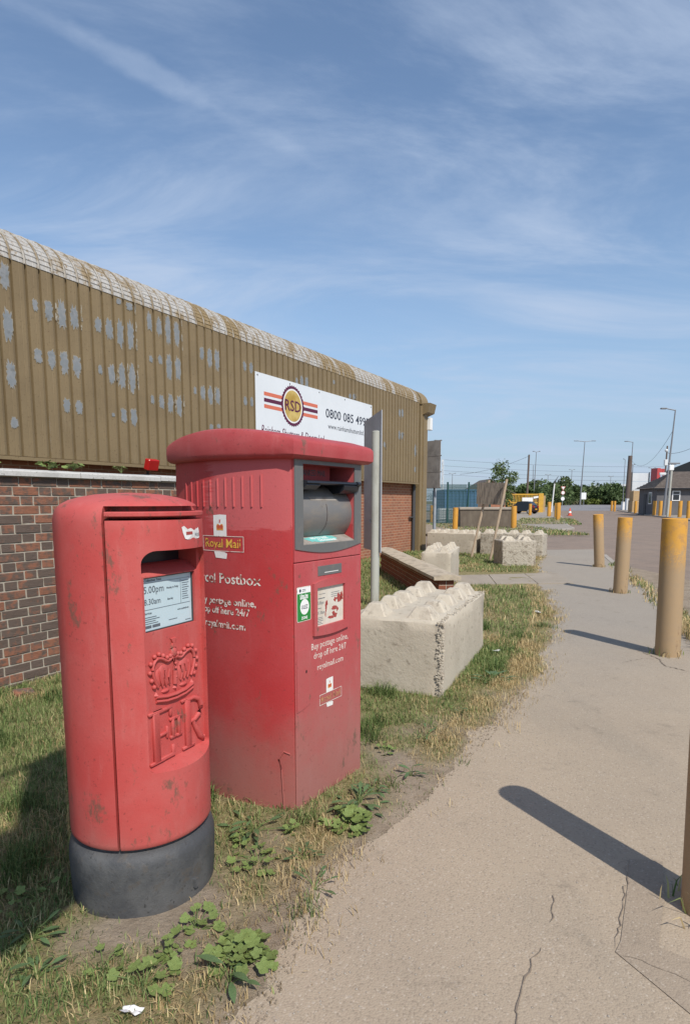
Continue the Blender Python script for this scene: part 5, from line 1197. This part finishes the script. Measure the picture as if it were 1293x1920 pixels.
# yellow gate
yg = thing('yard_gate', 'yellow steel barred yard gate with a white notice', 'gate', (0, 0, 0))
def P2w(px, Y): return ((px - 646) / 1159 * Y)
GY = 82
xa, xb = P2w(953, GY), P2w(1012, GY)
for x, r in ((xa, .22), (xb, .32)):
    m = MB(); m.box(x - r, x + r, GY - .2, GY + .2, 0, 2.55); m.build('gate_post', 'yellow_steel', yg)
m = MB(); m.box(xa, xb, GY - .06, GY + .06, 2.32, 2.5); m.build('top_rail', 'yellow_steel', yg)
m = MB(); m.box(xa, xb, GY - .06, GY + .06, 1.25, 1.40); m.build('mid_rail', 'yellow_steel', yg)
m = MB(); m.box(xa, xb, GY - .06, GY + .06, .15, .3); m.build('bottom_rail', 'yellow_steel', yg)
for k in range(1, 22):
    x = xa + (xb - xa) * k / 22; m = MB(); m.box(x - .035, x + .035, GY - .03, GY + .03, .31, 2.31); m.build('bar', 'yellow_steel', yg)
m = MB(); m.box(P2w(977, GY), P2w(997, GY), GY - .12, GY - .09, 1.45, 2.0); m.build('notice_board', 'white', yg)
m = MB(); m.add([(P2w(998, GY), GY - .12, 1.86), (P2w(1008, GY), GY - .12, 1.98), (P2w(1008, GY), GY - .12, 2.22), (P2w(998, GY), GY - .12, 2.12)], [(0, 1, 2, 3)]); m.build('name_plate', 'white', yg)
m = MB(); m.box(P2w(1013, 86), P2w(1021, 86), 86, 90, 0, 2.3); o = m.build('gate_pier', 'crate_tan'); tag(o, 'tan block pier behind the yellow gate post', 'pier')
# black car (rear three quarter)
ca = thing('parked_car', 'small black hatchback parked by the yellow gate', 'car', (P2w(985, 73), 73, .05), radians(140))
prof = [(-1.25, .30), (-1.22, .75), (-1.05, .95), (-.62, 1.42), (.2, 1.47), (.75, 1.40), (1.15, .98), (1.75, .85), (1.85, .45), (1.8, .28)]
m = MB(); n = len(prof); W2 = .82
vs = []
for (y, k) in ((-W2, 1), (W2, 1)): vs += [(x, y * (1 if z < 1. else .86), z) for x, z in prof]
m.add(vs, [tuple(range(n)), tuple(range(n, 2 * n))[::-1]] + [(i, n + i, n + (i + 1) % n, (i + 1) % n) for i in range(n)]); m.build('body', 'black_paint', ca, 35)
for x in (-.75, 1.2):
    for s_ in (-1, 1):
        m = MB(); m.lathe([(0, -.1), (.24, -.1), (.31, -.08), (.31, .08), (.24, .1), (0, .1)], 20); remap(m, lambda a, b, c: (x + a, s_ * .76 + c, .31 + b)); w_ = m.build('wheel', 'tyre', ca, 40)
        m = MB(); m.lathe([(0, .112), (.2, .108), (.21, .095)], 16); remap(m, lambda a, b, c: (x + a, s_ * (.76 + c * 1.0), .31 + b)); m.build('rim', 'alloy', w_, 40)
for s_ in (-1, 1):
    m = MB(); yy = s_ * .745; m.add([(-.50, yy * 1.02, 1.02), (.95, yy * 1.02, 1.02), (.62, yy * .965, 1.36), (-.45, yy * .965, 1.37)], [(0, 1, 2, 3)]); m.build('side_window', 'black_glass', ca, fix=False)
    m = MB(); m.bbox(-1.27, -1.15, s_ * .66 - .09, s_ * .66 + .09, .72, .95, .02); m.build('tail_light', 'lamp_red', ca)
m = MB(); m.add([(-1.06, -.6, 1.0), (-1.06, .6, 1.0), (-.70, .55, 1.36), (-.70, -.55, 1.36)], [(0, 1, 2, 3)]); m.v = [(x - .015, y, z) for x, y, z in m.v]; m.build('rear_window', 'black_glass', ca, fix=False)
m = MB(); m.box(-1.275, -1.262, -.26, .26, .48, .60); m.build('number_plate', 'plate_orange', ca)
# cone
co = thing('traffic_cone', 'red and white traffic cone standing in the road', 'cone', (24.5, 67.3, -.05))
m = MB(); m.bbox(-.25, .25, -.25, .25, 0, .05, .01); m.lathe([(.2, .05), (.15, .3)], 16); m.lathe([(.115, .5), (.05, .78), (.04, .82), (0, .82)], 16); m.build('cone_body', 'cone_red', co, 40)
m = MB(); m.lathe([(.15, .3), (.115, .5)], 16); m.build('white_band', 'white', co, 40)
# lamp posts
def lamp(label, px, ytop, Y, arms, h_extra=0., zb=0., r=.09, lean=0., armL=2.2):
    h = 1.5 + (940 - ytop) / 1159 * Y; x = P2w(px, Y); t = thing('street_lamp', label, 'street lamp', (x, Y, zb), 0, 'street lamps')
    h -= zb
    m = MB(); m.tube([(0, 0, -.1), (lean * .4, 0, h * .4), (lean, 0, h)], [r * 1.5, r, r * .6], 8); m.build('column', 'lamp_steel', t, 40)
    for a in arms:
        m = MB(); m.tube([(lean, 0, h - .05), (lean + a * armL * .6, 0, h + .12)], r * .55, 6); m.build('arm', 'lamp_steel', t, 40)
        m = MB(); m.bbox(min(lean + a * armL * .6, lean + a * armL), max(lean + a * armL * .6, lean + a * armL), -.16, .16, h + .06, h + .2, .04); m.build('lantern', 'lamp_steel', t)
    return t
lamp('double armed street lamp at the far junction', 1086, 830, 150, (-1, 1), zb=.7, r=.14, lean=.45, armL=2.6)
lamp('tall single armed lamp leaning beside the grey bungalow', 1243, 773, 63.5, (-1,), r=.10, lean=.55, armL=1.5)
lamp('single armed lamp beside the dark timber pole', 1176, 831, 120, (-1,), r=.11, lean=.25, armL=1.6)
lamp('thin double headed lamp right of the telegraph pole', 998, 849, 130, (-1, 1), r=.10, lean=.3, armL=.8)
lamp('plain thin lamp column left of the double headed lamp', 996, 873, 135, (), r=.09)
lamp('small distant lamp over the hedge, left one', 1024, 891, 190, (-1, 1), zb=1., r=.12, armL=.9)
lamp('small distant lamp over the hedge, middle one', 1068, 882, 190, (-1, 1), zb=1., r=.12, armL=.9)
lamp('small distant lamp left of the white hoarding', 1141, 894, 210, (-1, 1), zb=1., r=.12, armL=.9)
lamp('distant double lamp behind the mesh fence', 846, 889, 160, (-1, 1), r=.1, armL=.9)
lamp('thin lamp left of the white hoarding', 1166, 863, 125, (-1,), r=.08, armL=.4)
lamp('thin dark lamp in front of the white hoarding', 1181, 873, 112, (-1, 1), r=.10, armL=.35)
lamp('distant lamp right of the white hoarding', 1217, 879, 150, (-1, 1), r=.1, armL=.9)
for lab, px, yt, Y, r in (('brown timber telegraph pole behind the yard gate', 986, 854, 105, .17), ('short dark timber pole beside the single armed lamp', 1174, 856, 112, .42), ('thin timber pole behind the bungalow', 1241, 838, 90, .12)):
    h = 1.5 + (940 - yt) / 1159 * Y; t = thing('timber_pole', lab, 'pole', (P2w(px, Y), Y, 0), 0, 'timber poles'); m = MB(); m.tube([(0, 0, -.1), (.12, 0, h)], [r * 1.1, r * .85], 10); m.build('pole', 'pole_wood', t, 40)
# camera pole by the bungalow
cpz = thing('camera_pole', 'pale pole with security cameras and floodlight before the bungalow', 'pole', (P2w(1251, 58), 58, 0))
m = MB(); m.tube([(0, 0, 0), (.12, 0, 4.9)], .11, 10); m.build('pole', 'pole_grey', cpz, 40)
m = MB(); m.bbox(-.16, .28, -.15, .15, 4.35, 4.85, .05); m.build('camera_housing', 'white', cpz); m = MB(); m.bbox(-.25, .85, -.08, .08, 4.95, 5.08, .03); m.bbox(.1, .5, -.1, .1, 4.88, 4.95, .02); m.build('floodlight', 'lamp_steel', cpz)
lc = thing('camera_cluster', 'security cameras clamped to the leaning lamp column', 'camera', (P2w(1245, 63.2), 63.2, 0))
m = MB(); m.bbox(-.35, .0, -.12, .12, 5.1, 5.7, .04); m.bbox(-.75, -.1, -.1, .1, 4.15, 4.4, .04); m.sphere((-.2, 0, 6.6), .16); m.build('housing', 'ibc_white', lc)
m = MB(); m.tube([(-.2, 0, 6.45), (.35, .25, 6.3)], .03, 6); m.tube([(-.5, 0, 4.3), (.3, .25, 4.3)], .03, 6); m.tube([(-.2, 0, 5.4), (.3, .25, 5.4)], .03, 6); m.build('bracket', 'lamp_steel', lc)
# bungalow
bg_ = thing('bungalow', 'dark grey rendered bungalow with hipped tile roof across the road', 'house', (P2w(1229, 66), 66, 0), radians(-10))
bw_, bd_, he, zr = 8.4, 6.4, 2.9, 4.75
m = MB(); m.box(0, bw_, 0, bd_, -.1, he); m.build('wall', 'render_grey', bg_)
m = MB(); o_ = .45; m.add([(-o_, -o_, he), (bw_ + o_, -o_, he), (bw_ + o_, bd_ + o_, he), (-o_, bd_ + o_, he), (2.4, bd_ / 2, zr), (bw_ - 3.2, bd_ / 2, zr)], [(0, 1, 5, 4), (1, 2, 5), (2, 3, 4, 5), (3, 0, 4), (0, 3, 2, 1)]); rf = m.build('roof', 'roof_tile', bg_)
for k in range(1, 12):    # tile courses stepping up the front and left slopes
    t_ = k / 12; m = MB(); za = he + (zr - he) * t_; ya = -o_ + (bd_ / 2 + o_) * t_; xa_ = -o_ + (2.4 + o_) * t_; xb_ = bw_ + o_ - (3.2 + o_) * t_; yb_ = bd_ + o_ - (bd_ / 2 + o_) * t_
    m.add([(xa_, ya - .03, za - .02), (xb_, ya - .03, za - .02), (xb_, ya - .03, za + .05), (xa_, ya - .03, za + .05), (xa_, ya + .12, za + .07), (xb_, ya + .12, za + .07)], [(0, 1, 2, 3), (3, 2, 5, 4)])
    m.add([(xa_ - .03, ya, za - .02), (xa_ - .03, yb_, za - .02), (xa_ - .03, yb_, za + .05), (xa_ - .03, ya, za + .05), (xa_ + .1, ya, za + .07), (xa_ + .1, yb_, za + .07)], [(0, 1, 2, 3), (3, 2, 5, 4)]); m.build('tile_course', 'roof_tile', rf, fix=False)
m = MB(); m.box(-o_, bw_ + o_, -o_ - .02, -o_ + .1, he - .14, he - .01); m.build('gutter', 'black_paint', bg_)
for (xa_, xb_, za, zb_) in ((1.5, 2.3, 1.55, 2.62), (4.6, 6.0, 1.1, 2.5)):
    m = MB(); m.box(xa_, xb_, -.05, .0, za, zb_); fr_ = m.build('window', 'white', bg_)
    for (a, b, c, d) in ((xa_ + .1, xb_ - .1, za + .1, za + (zb_ - za) * .6), (xa_ + .1, xb_ - .1, za + (zb_ - za) * .66, zb_ - .1)):
        m = MB(); m.box(a, b, -.062, -.052, c, d); m.build('pane', 'black_glass', fr_)
m = MB(); m.box(-.05, 0, 1.6, 2.7, 1.2, 2.5); fr_ = m.build('window', 'white', bg_); m = MB(); m.box(-.06, -.052, 1.7, 2.6, 1.3, 2.4); m.build('pane', 'black_glass', fr_)
m = MB(); m.box(-.05, 0, 3.6, 4.5, 0, 2.3); m.build('door', 'dark_grey', bg_)
m = MB(); m.tube([(3.6, -.12, 0), (3.6, -.12, 2.8)], .06, 8); m.build('downpipe', 'black_paint', bg_)
# black shed, red frame, hoarding, crates, far warehouses
bs = thing('black_shed', 'large black clad shed rising behind the bungalow', 'warehouse', (P2w(1244, 100), 100, 0), radians(-27))
m = MB(); m.add([(0, 0, 4.9), (4.0, 0, 5.2), (4.0, 0, 8.1), (0, 0, 6.4), (22, 0, 5.2), (22, 0, 8.15), (0, 14, 4.9), (0, 14, 6.4), (4, 14, 8.1), (22, 14, 8.15), (22, 14, 4.9)], [(0, 1, 2, 3), (1, 4, 5, 2), (0, 3, 7, 6), (3, 2, 8, 7), (2, 5, 9, 8), (4, 10, 9, 5), (6, 7, 8, 9, 10), (0, 6, 10, 4, 1)]); m.build('cladding', 'black_clad', bs)
m = MB()
for k in range(40): m.box(4.1 + k * .45, 4.16 + k * .45, -.04, 0, 5.25, 8.1)
m.build('cladding_rib', 'black_clad', bs); m = MB(); m.box(.2, 22, .1, 13.8, 0, 4.9); m.build('lower_wall', 'red_inner', bs)
rfm = thing('red_frame', 'red steel container stack frame beside the black shed', 'container', (P2w(1227, 96), 96, 0))
m = MB(); m.box(0, .5, 0, 2, 0, 6.6); m.build('end_panel', 'red_steel', rfm)
m = MB(); m.box(.51, 1.15, .1, .2, 5.9, 6.5); m.box(.9, 1.02, .05, .15, 0, 6.5); m.build('frame', 'red_steel', rfm)
hb = thing('white_hoarding', 'tall white panelled hoarding beyond the road', 'hoarding', (P2w(1179, 118), 118, 0))
for k in range(4):
    m = MB(); m.box(0, 3.5, 0, .15, .4 + k * 1.62, .4 + k * 1.62 + 1.55); m.build('panel', 'white_clad', hb)
for x in (-.05, 3.3):
    m = MB(); m.box(x, x + .14, -.15, -.01, 0, 6.95); m.build('post', 'dark_grey', hb)
for k, (lab, px, Y, w, z0, h) in enumerate((('lower tan crate stacked by the bungalow', 1184, 84, 1.7, 0, 1.5), ('upper tan crate stacked by the bungalow', 1185, 84, 1.55, 1.52, 1.4))):
    t = thing('crate', lab, 'crate', (P2w(px, Y), Y, z0), 0, 'stacked tan crates'); m = MB(); m.bbox(0, w * .62, 0, 1.2, 0, h, .04); m.build('box', 'crate_tan', t)
    m = MB()
    for q in range(6): m.box(w * .66 + q * .12, w * .66 + q * .12 + .05, 0, .05, .05, h - .05)
    m.box(w * .63, w * .66 + .72, -.02, .06, h - .12, h); m.box(w * .63, w * .66 + .72, -.02, .06, 0, .1); m.build('cage', 'yellow_steel', t)
for lab, px, Y, w, h, mt in (('low white cabinet at the far kerb', 1166, 108, 1.0, 1.35, 'white'), ('white box beside the far kerb', 1173, 106, .7, 1.9, 'ibc_white'), ('dark cabinet before the white hoarding', 1179, 104, .6, 1.6, 'dark_grey')):
    t = thing('kerb_cabinet', lab, 'cabinet', (P2w(px, Y), Y, 0)); m = MB(); m.bbox(0, w, 0, .6, 0, h, .03); m.build('body', mt, t); m = MB(); m.bbox(-.03, w + .03, -.03, .63, h + .001, h + .08, .02); m.build('lid', mt, t)
fw = thing('far_warehouse', 'long white warehouse with grey end far beyond the hedge', 'warehouse', (P2w(1106, 300), 300, 0))
m = MB(); m.add([(0, 0, 0), (17, 0, 0), (17, 0, 9.8), (0, 0, 8.6), (0, 20, 0), (17, 20, 0), (17, 20, 9.8), (0, 20, 8.6)], [(0, 1, 2, 3), (3, 2, 6, 7), (1, 5, 6, 2), (0, 3, 7, 4), (4, 7, 6, 5)]); m.build('white_wall', 'white_clad', fw)
m = MB()
for k in range(22): m.box(.4 + k * .76, .46 + k * .76, -.05, 0, 4, 8.6 + k * .052)
m.build('wall_rib', 'grey_clad', fw); m = MB(); m.add([(-8, 2, 0), (-.05, -.1, 0), (-.05, -.1, 8.4), (-8, 2, 7.0), (-8, 20, 0), (-8, 20, 7)], [(0, 1, 2, 3), (0, 3, 5, 4)]); m.build('grey_end', 'grey_clad', fw)
# road signs at the junction
rsn = thing('junction_signs', 'post with give way triangle and two round road signs at the junction', 'sign', (P2w(1053, 130), 130, .3))
m = MB(); m.tube([(0, 0, 0), (0, 0, 4.3)], .06, 8); m.build('post', 'galv', rsn)
m = MB(); m.prism([(-.5, 4.3), (.5, 4.3), (0, 3.5)], .03, 'y', -.1); m.build('triangle', 'cone_red', rsn); m = MB(); m.prism([(-.38, 4.24), (.38, 4.24), (0, 3.62)], .01, 'y', -.115); m.build('triangle_face', 'white', rsn)
for z, mt in ((3.0, 'cone_red'), (1.75, 'white')):
    m = MB(); m.prism([(.4 * cos(2 * pi * i / 24), z + .4 * sin(2 * pi * i / 24)) for i in range(24)], .03, 'y', -.1); dsc = m.build('disc', mt, rsn)
    if mt != 'white': m = MB(); m.prism([(.345 * cos(2 * pi * i / 24), z + .345 * sin(2 * pi * i / 24)) for i in range(24)], .01, 'y', -.115); m.build('disc_face', 'white', dsc)
wp = thing('white_post', 'leaning white barrier post with a dark tip beyond the far bollards', 'post', (P2w(1033, 85), 85, 0)); m = MB(); m.tube([(0, 0, 0), (.28, 0, 3.9)], .09, 8); m.build('post', 'white', wp, 40); m = MB(); m.tube([(.28, 0, 3.9), (.42, 0, 4.35), (.75, 0, 4.9)], [.1, .06, .03], 6); m.build('tip', 'dark_grey', wp)
ws = thing('small_sign', 'small white rectangular sign on a post beside the double armed lamp', 'sign', (P2w(1092, 150), 150, .7)); m = MB(); m.tube([(.1, 0, 0), (.1, 0, 3.3)], .06, 6); m.build('post', 'galv', ws); m = MB(); m.box(-.55, .6, -.1, -.07, 1.3, 2.9); m.build('plate', 'white', ws)
ms = thing('lattice_mast', 'thin white lattice mast behind the road sign', 'mast', (P2w(827.5, 90), 90, 0)); m = MB()
hm = 1.5 + 77 / 1159 * 90
for (dx, dy) in ((-.16, -.16), (.16, -.16), (0, .18)): m.tube([(dx, dy, 0), (dx * .6, dy * .6, hm)], .035, 5)
for k in range(16): m.tube([((-.16 if k % 2 else .16) * (1 - .4 * k / 16), -.16, hm * k / 16), ((.16 if k % 2 else -.16) * (1 - .4 * (k + 1) / 16), -.16, hm * (k + 1) / 16)], .025, 4)
m.build('lattice', 'white', ms)
# overhead wires
def wire(label, a, b, sag, r=.02):
    P = []
    for k in range(15): t_ = k / 14; P.append((a[0] + (b[0] - a[0]) * t_, a[1] + (b[1] - a[1]) * t_, a[2] + (b[2] - a[2]) * t_ - sag * 4 * t_ * (1 - t_)))
    m = MB(); m.tube(P, r, 4, False); tag(m.build('overhead_wire', 'wire'), label, 'wire', 'overhead wires')
def at(px, py, Y): return (P2w(px, Y), Y, 1.5 + (940 - py) / 1159 * Y)
wire('wire rising to the brown telegraph pole', at(860, 890, 100), at(986, 857, 105), .5, .025)
wire('wire sagging from the leaning lamp to the dark timber pole', at(1250, 812, 64), at(1176, 862, 112), 2.2, .018); wire('wire leaving the leaning lamp to the right', at(1249, 852, 64), at(1300, 835, 60), .2, .018)
for k, (ya, yb) in enumerate(((863, 868), (874, 878), (883, 886), (890, 893))): wire('faint power line in the distance, number %s from the top' % ('one', 'two', 'three', 'four')[k], at(826, ya, 320), at(1240, yb + 8, 340), 1.2, .055)
# ------------------------------------------------------------------ trees
def leaf_cloud(m_v, m_f, cols, c, rad, n, s, r, base):
    for k in range(n):
        d = r.normal(size=3); d /= np.linalg.norm(d); q = np.array(c) + d * np.array(rad) * r.uniform(.35, 1.0) ** .6
        a = r.normal(size=3); a /= np.linalg.norm(a); b = np.cross(a, r.normal(size=3)); b /= np.linalg.norm(b); ss = s * r.uniform(.6, 1.3); o = len(m_v)
        m_v += [tuple(q + a * ss), tuple(q + b * ss * .55), tuple(q - a * ss), tuple(q - b * ss * .55)]; m_f.append((o, o + 1, o + 2, o + 3))
        kk = r.uniform(.65, 1.35); cols += [(base[0] * kk, base[1] * kk, base[2] * kk, 1)] * 4
def tree(label, x, y, h, rad, zb=0., base=(.06, .10, .03), n=2600, s=.22, trunk=.16, seed=0, name='tree', clumps=12, low=.15, group='trees beyond the road'):
    r = np.random.default_rng(seed); t = thing(name, label, 'tree', (x, y, zb), 0, group); V, F, Cs = [], [], []
    tm = MB(); tm.tube([(0, 0, -.2), (.05 * h * .1, 0, h * .35), (0, 0, h * .75)], [trunk, trunk * .7, trunk * .2], 8)
    for k in range(clumps):
        a = r.uniform(0, 2 * pi); zf = r.uniform(low, .98); prof = math.sin(pi * min(1, max(.08, (zf - low) / (1.05 - low)) ** .8)) ; d = rad * prof * r.uniform(.25, .85); c = (d * cos(a), d * sin(a), h * zf); cr_ = rad * r.uniform(.26, .46)
        kk = r.uniform(.75, 1.25); leaf_cloud(V, F, Cs, c, (cr_, cr_, cr_ * .8), n // clumps, s, r, (base[0] * kk, base[1] * kk, base[2] * kk)); tm.tube([(0, 0, h * min(.7, zf * .7)), (c[0] * .6, c[1] * .6, c[2] * .92), c], [trunk * .35, trunk * .2, trunk * .06], 5, False)
    me = bpy.data.meshes.new('crown'); me.from_pydata(V, [], F); me.update(); ca_ = me.color_attributes.new('Col', 'FLOAT_COLOR', 'POINT'); ca_.data.foreach_set('color', np.array(Cs).ravel()); link('crown', me, 'leaf', t); tm.build('trunk', 'bark', t, 40)
    return t
tree('young open crowned tree behind the weathered board', P2w(941, 52), 52, 4.75, 1.65, base=(.10, .14, .045), n=2400, s=.10, trunk=.09, seed=1, clumps=26, low=.3)
HEDGE = [(1000, 135, 5.6, 5.5), (1018, 150, 5.2, 6), (1034, 150, 5.0, 5), (1053, 160, 7.6, 4.2), (1066, 165, 5.6, 5), (1100, 170, 5.0, 6), (1118, 165, 5.4, 6), (1135, 160, 5.0, 6), (1150, 158, 5.2, 5), (1164, 160, 4.6, 5), (1085, 175, 5.2, 6), (975, 130, 5.4, 5), (955, 130, 5.0, 5), (930, 130, 5.2, 6)]
HN = ('behind the yard gate', 'left of the white post', 'right of the white post', 'rising tallest behind the junction signs', 'just right of the junction signs', 'right of the double armed lamp', 'below the grey warehouse end', 'under the white warehouse', 'under the right of the white warehouse', 'at the right end of the hedge', 'behind the double armed lamp', 'behind the telegraph pole', 'left of the telegraph pole', 'behind the young tree')
for k, (px, Y, h, rd) in enumerate(HEDGE):
    tree('dense dark hedgerow tree ' + HN[k], P2w(px, Y), Y, h * .84, rd, .6 if Y > 145 else 0., (.085, .125, .045) if k % 3 else (.11, .145, .055), 1700, .42, .2, 40 + k, 'hedge_tree', 14, .05, 'hedgerow trees along the horizon')  # leaf colours lightened to stand in for distance haze
def bush_row(label, x0, x1, Y, h, zb, base, seed, n=2600):
    r = np.random.default_rng(seed); V, F, Cs = [], [], []
    for k in range(26): leaf_cloud(V, F, Cs, (x0 + (x1 - x0) * k / 25, Y + r.uniform(-2, 2), zb + h * r.uniform(.15, .5)), ((x1 - x0) / 22, 2, h * r.uniform(.35, .6)), n // 26, .35, r, base)
    me = bpy.data.meshes.new('bushes'); me.from_pydata(V, [], F); me.update(); ca_ = me.color_attributes.new('Col', 'FLOAT_COLOR', 'POINT'); ca_.data.foreach_set('color', np.array(Cs).ravel()); tag(link('bushes', me, 'leaf'), label, 'bushes', None, 'stuff')
bush_row('low yellow green scrub along the far junction verge', P2w(1095, 158), P2w(1165, 158), 158, 1.7, .7, (.12, .15, .03), 71)
bush_row('grey green scrub in front of the hedge', P2w(1030, 158), P2w(1085, 158), 158, 1.0, .7, (.12, .12, .06), 72, 1500)
bush_row('distant wood along the horizon', P2w(780, 600), P2w(1300, 600), 600, 9, 1.5, (.05, .075, .035), 73, 9000)
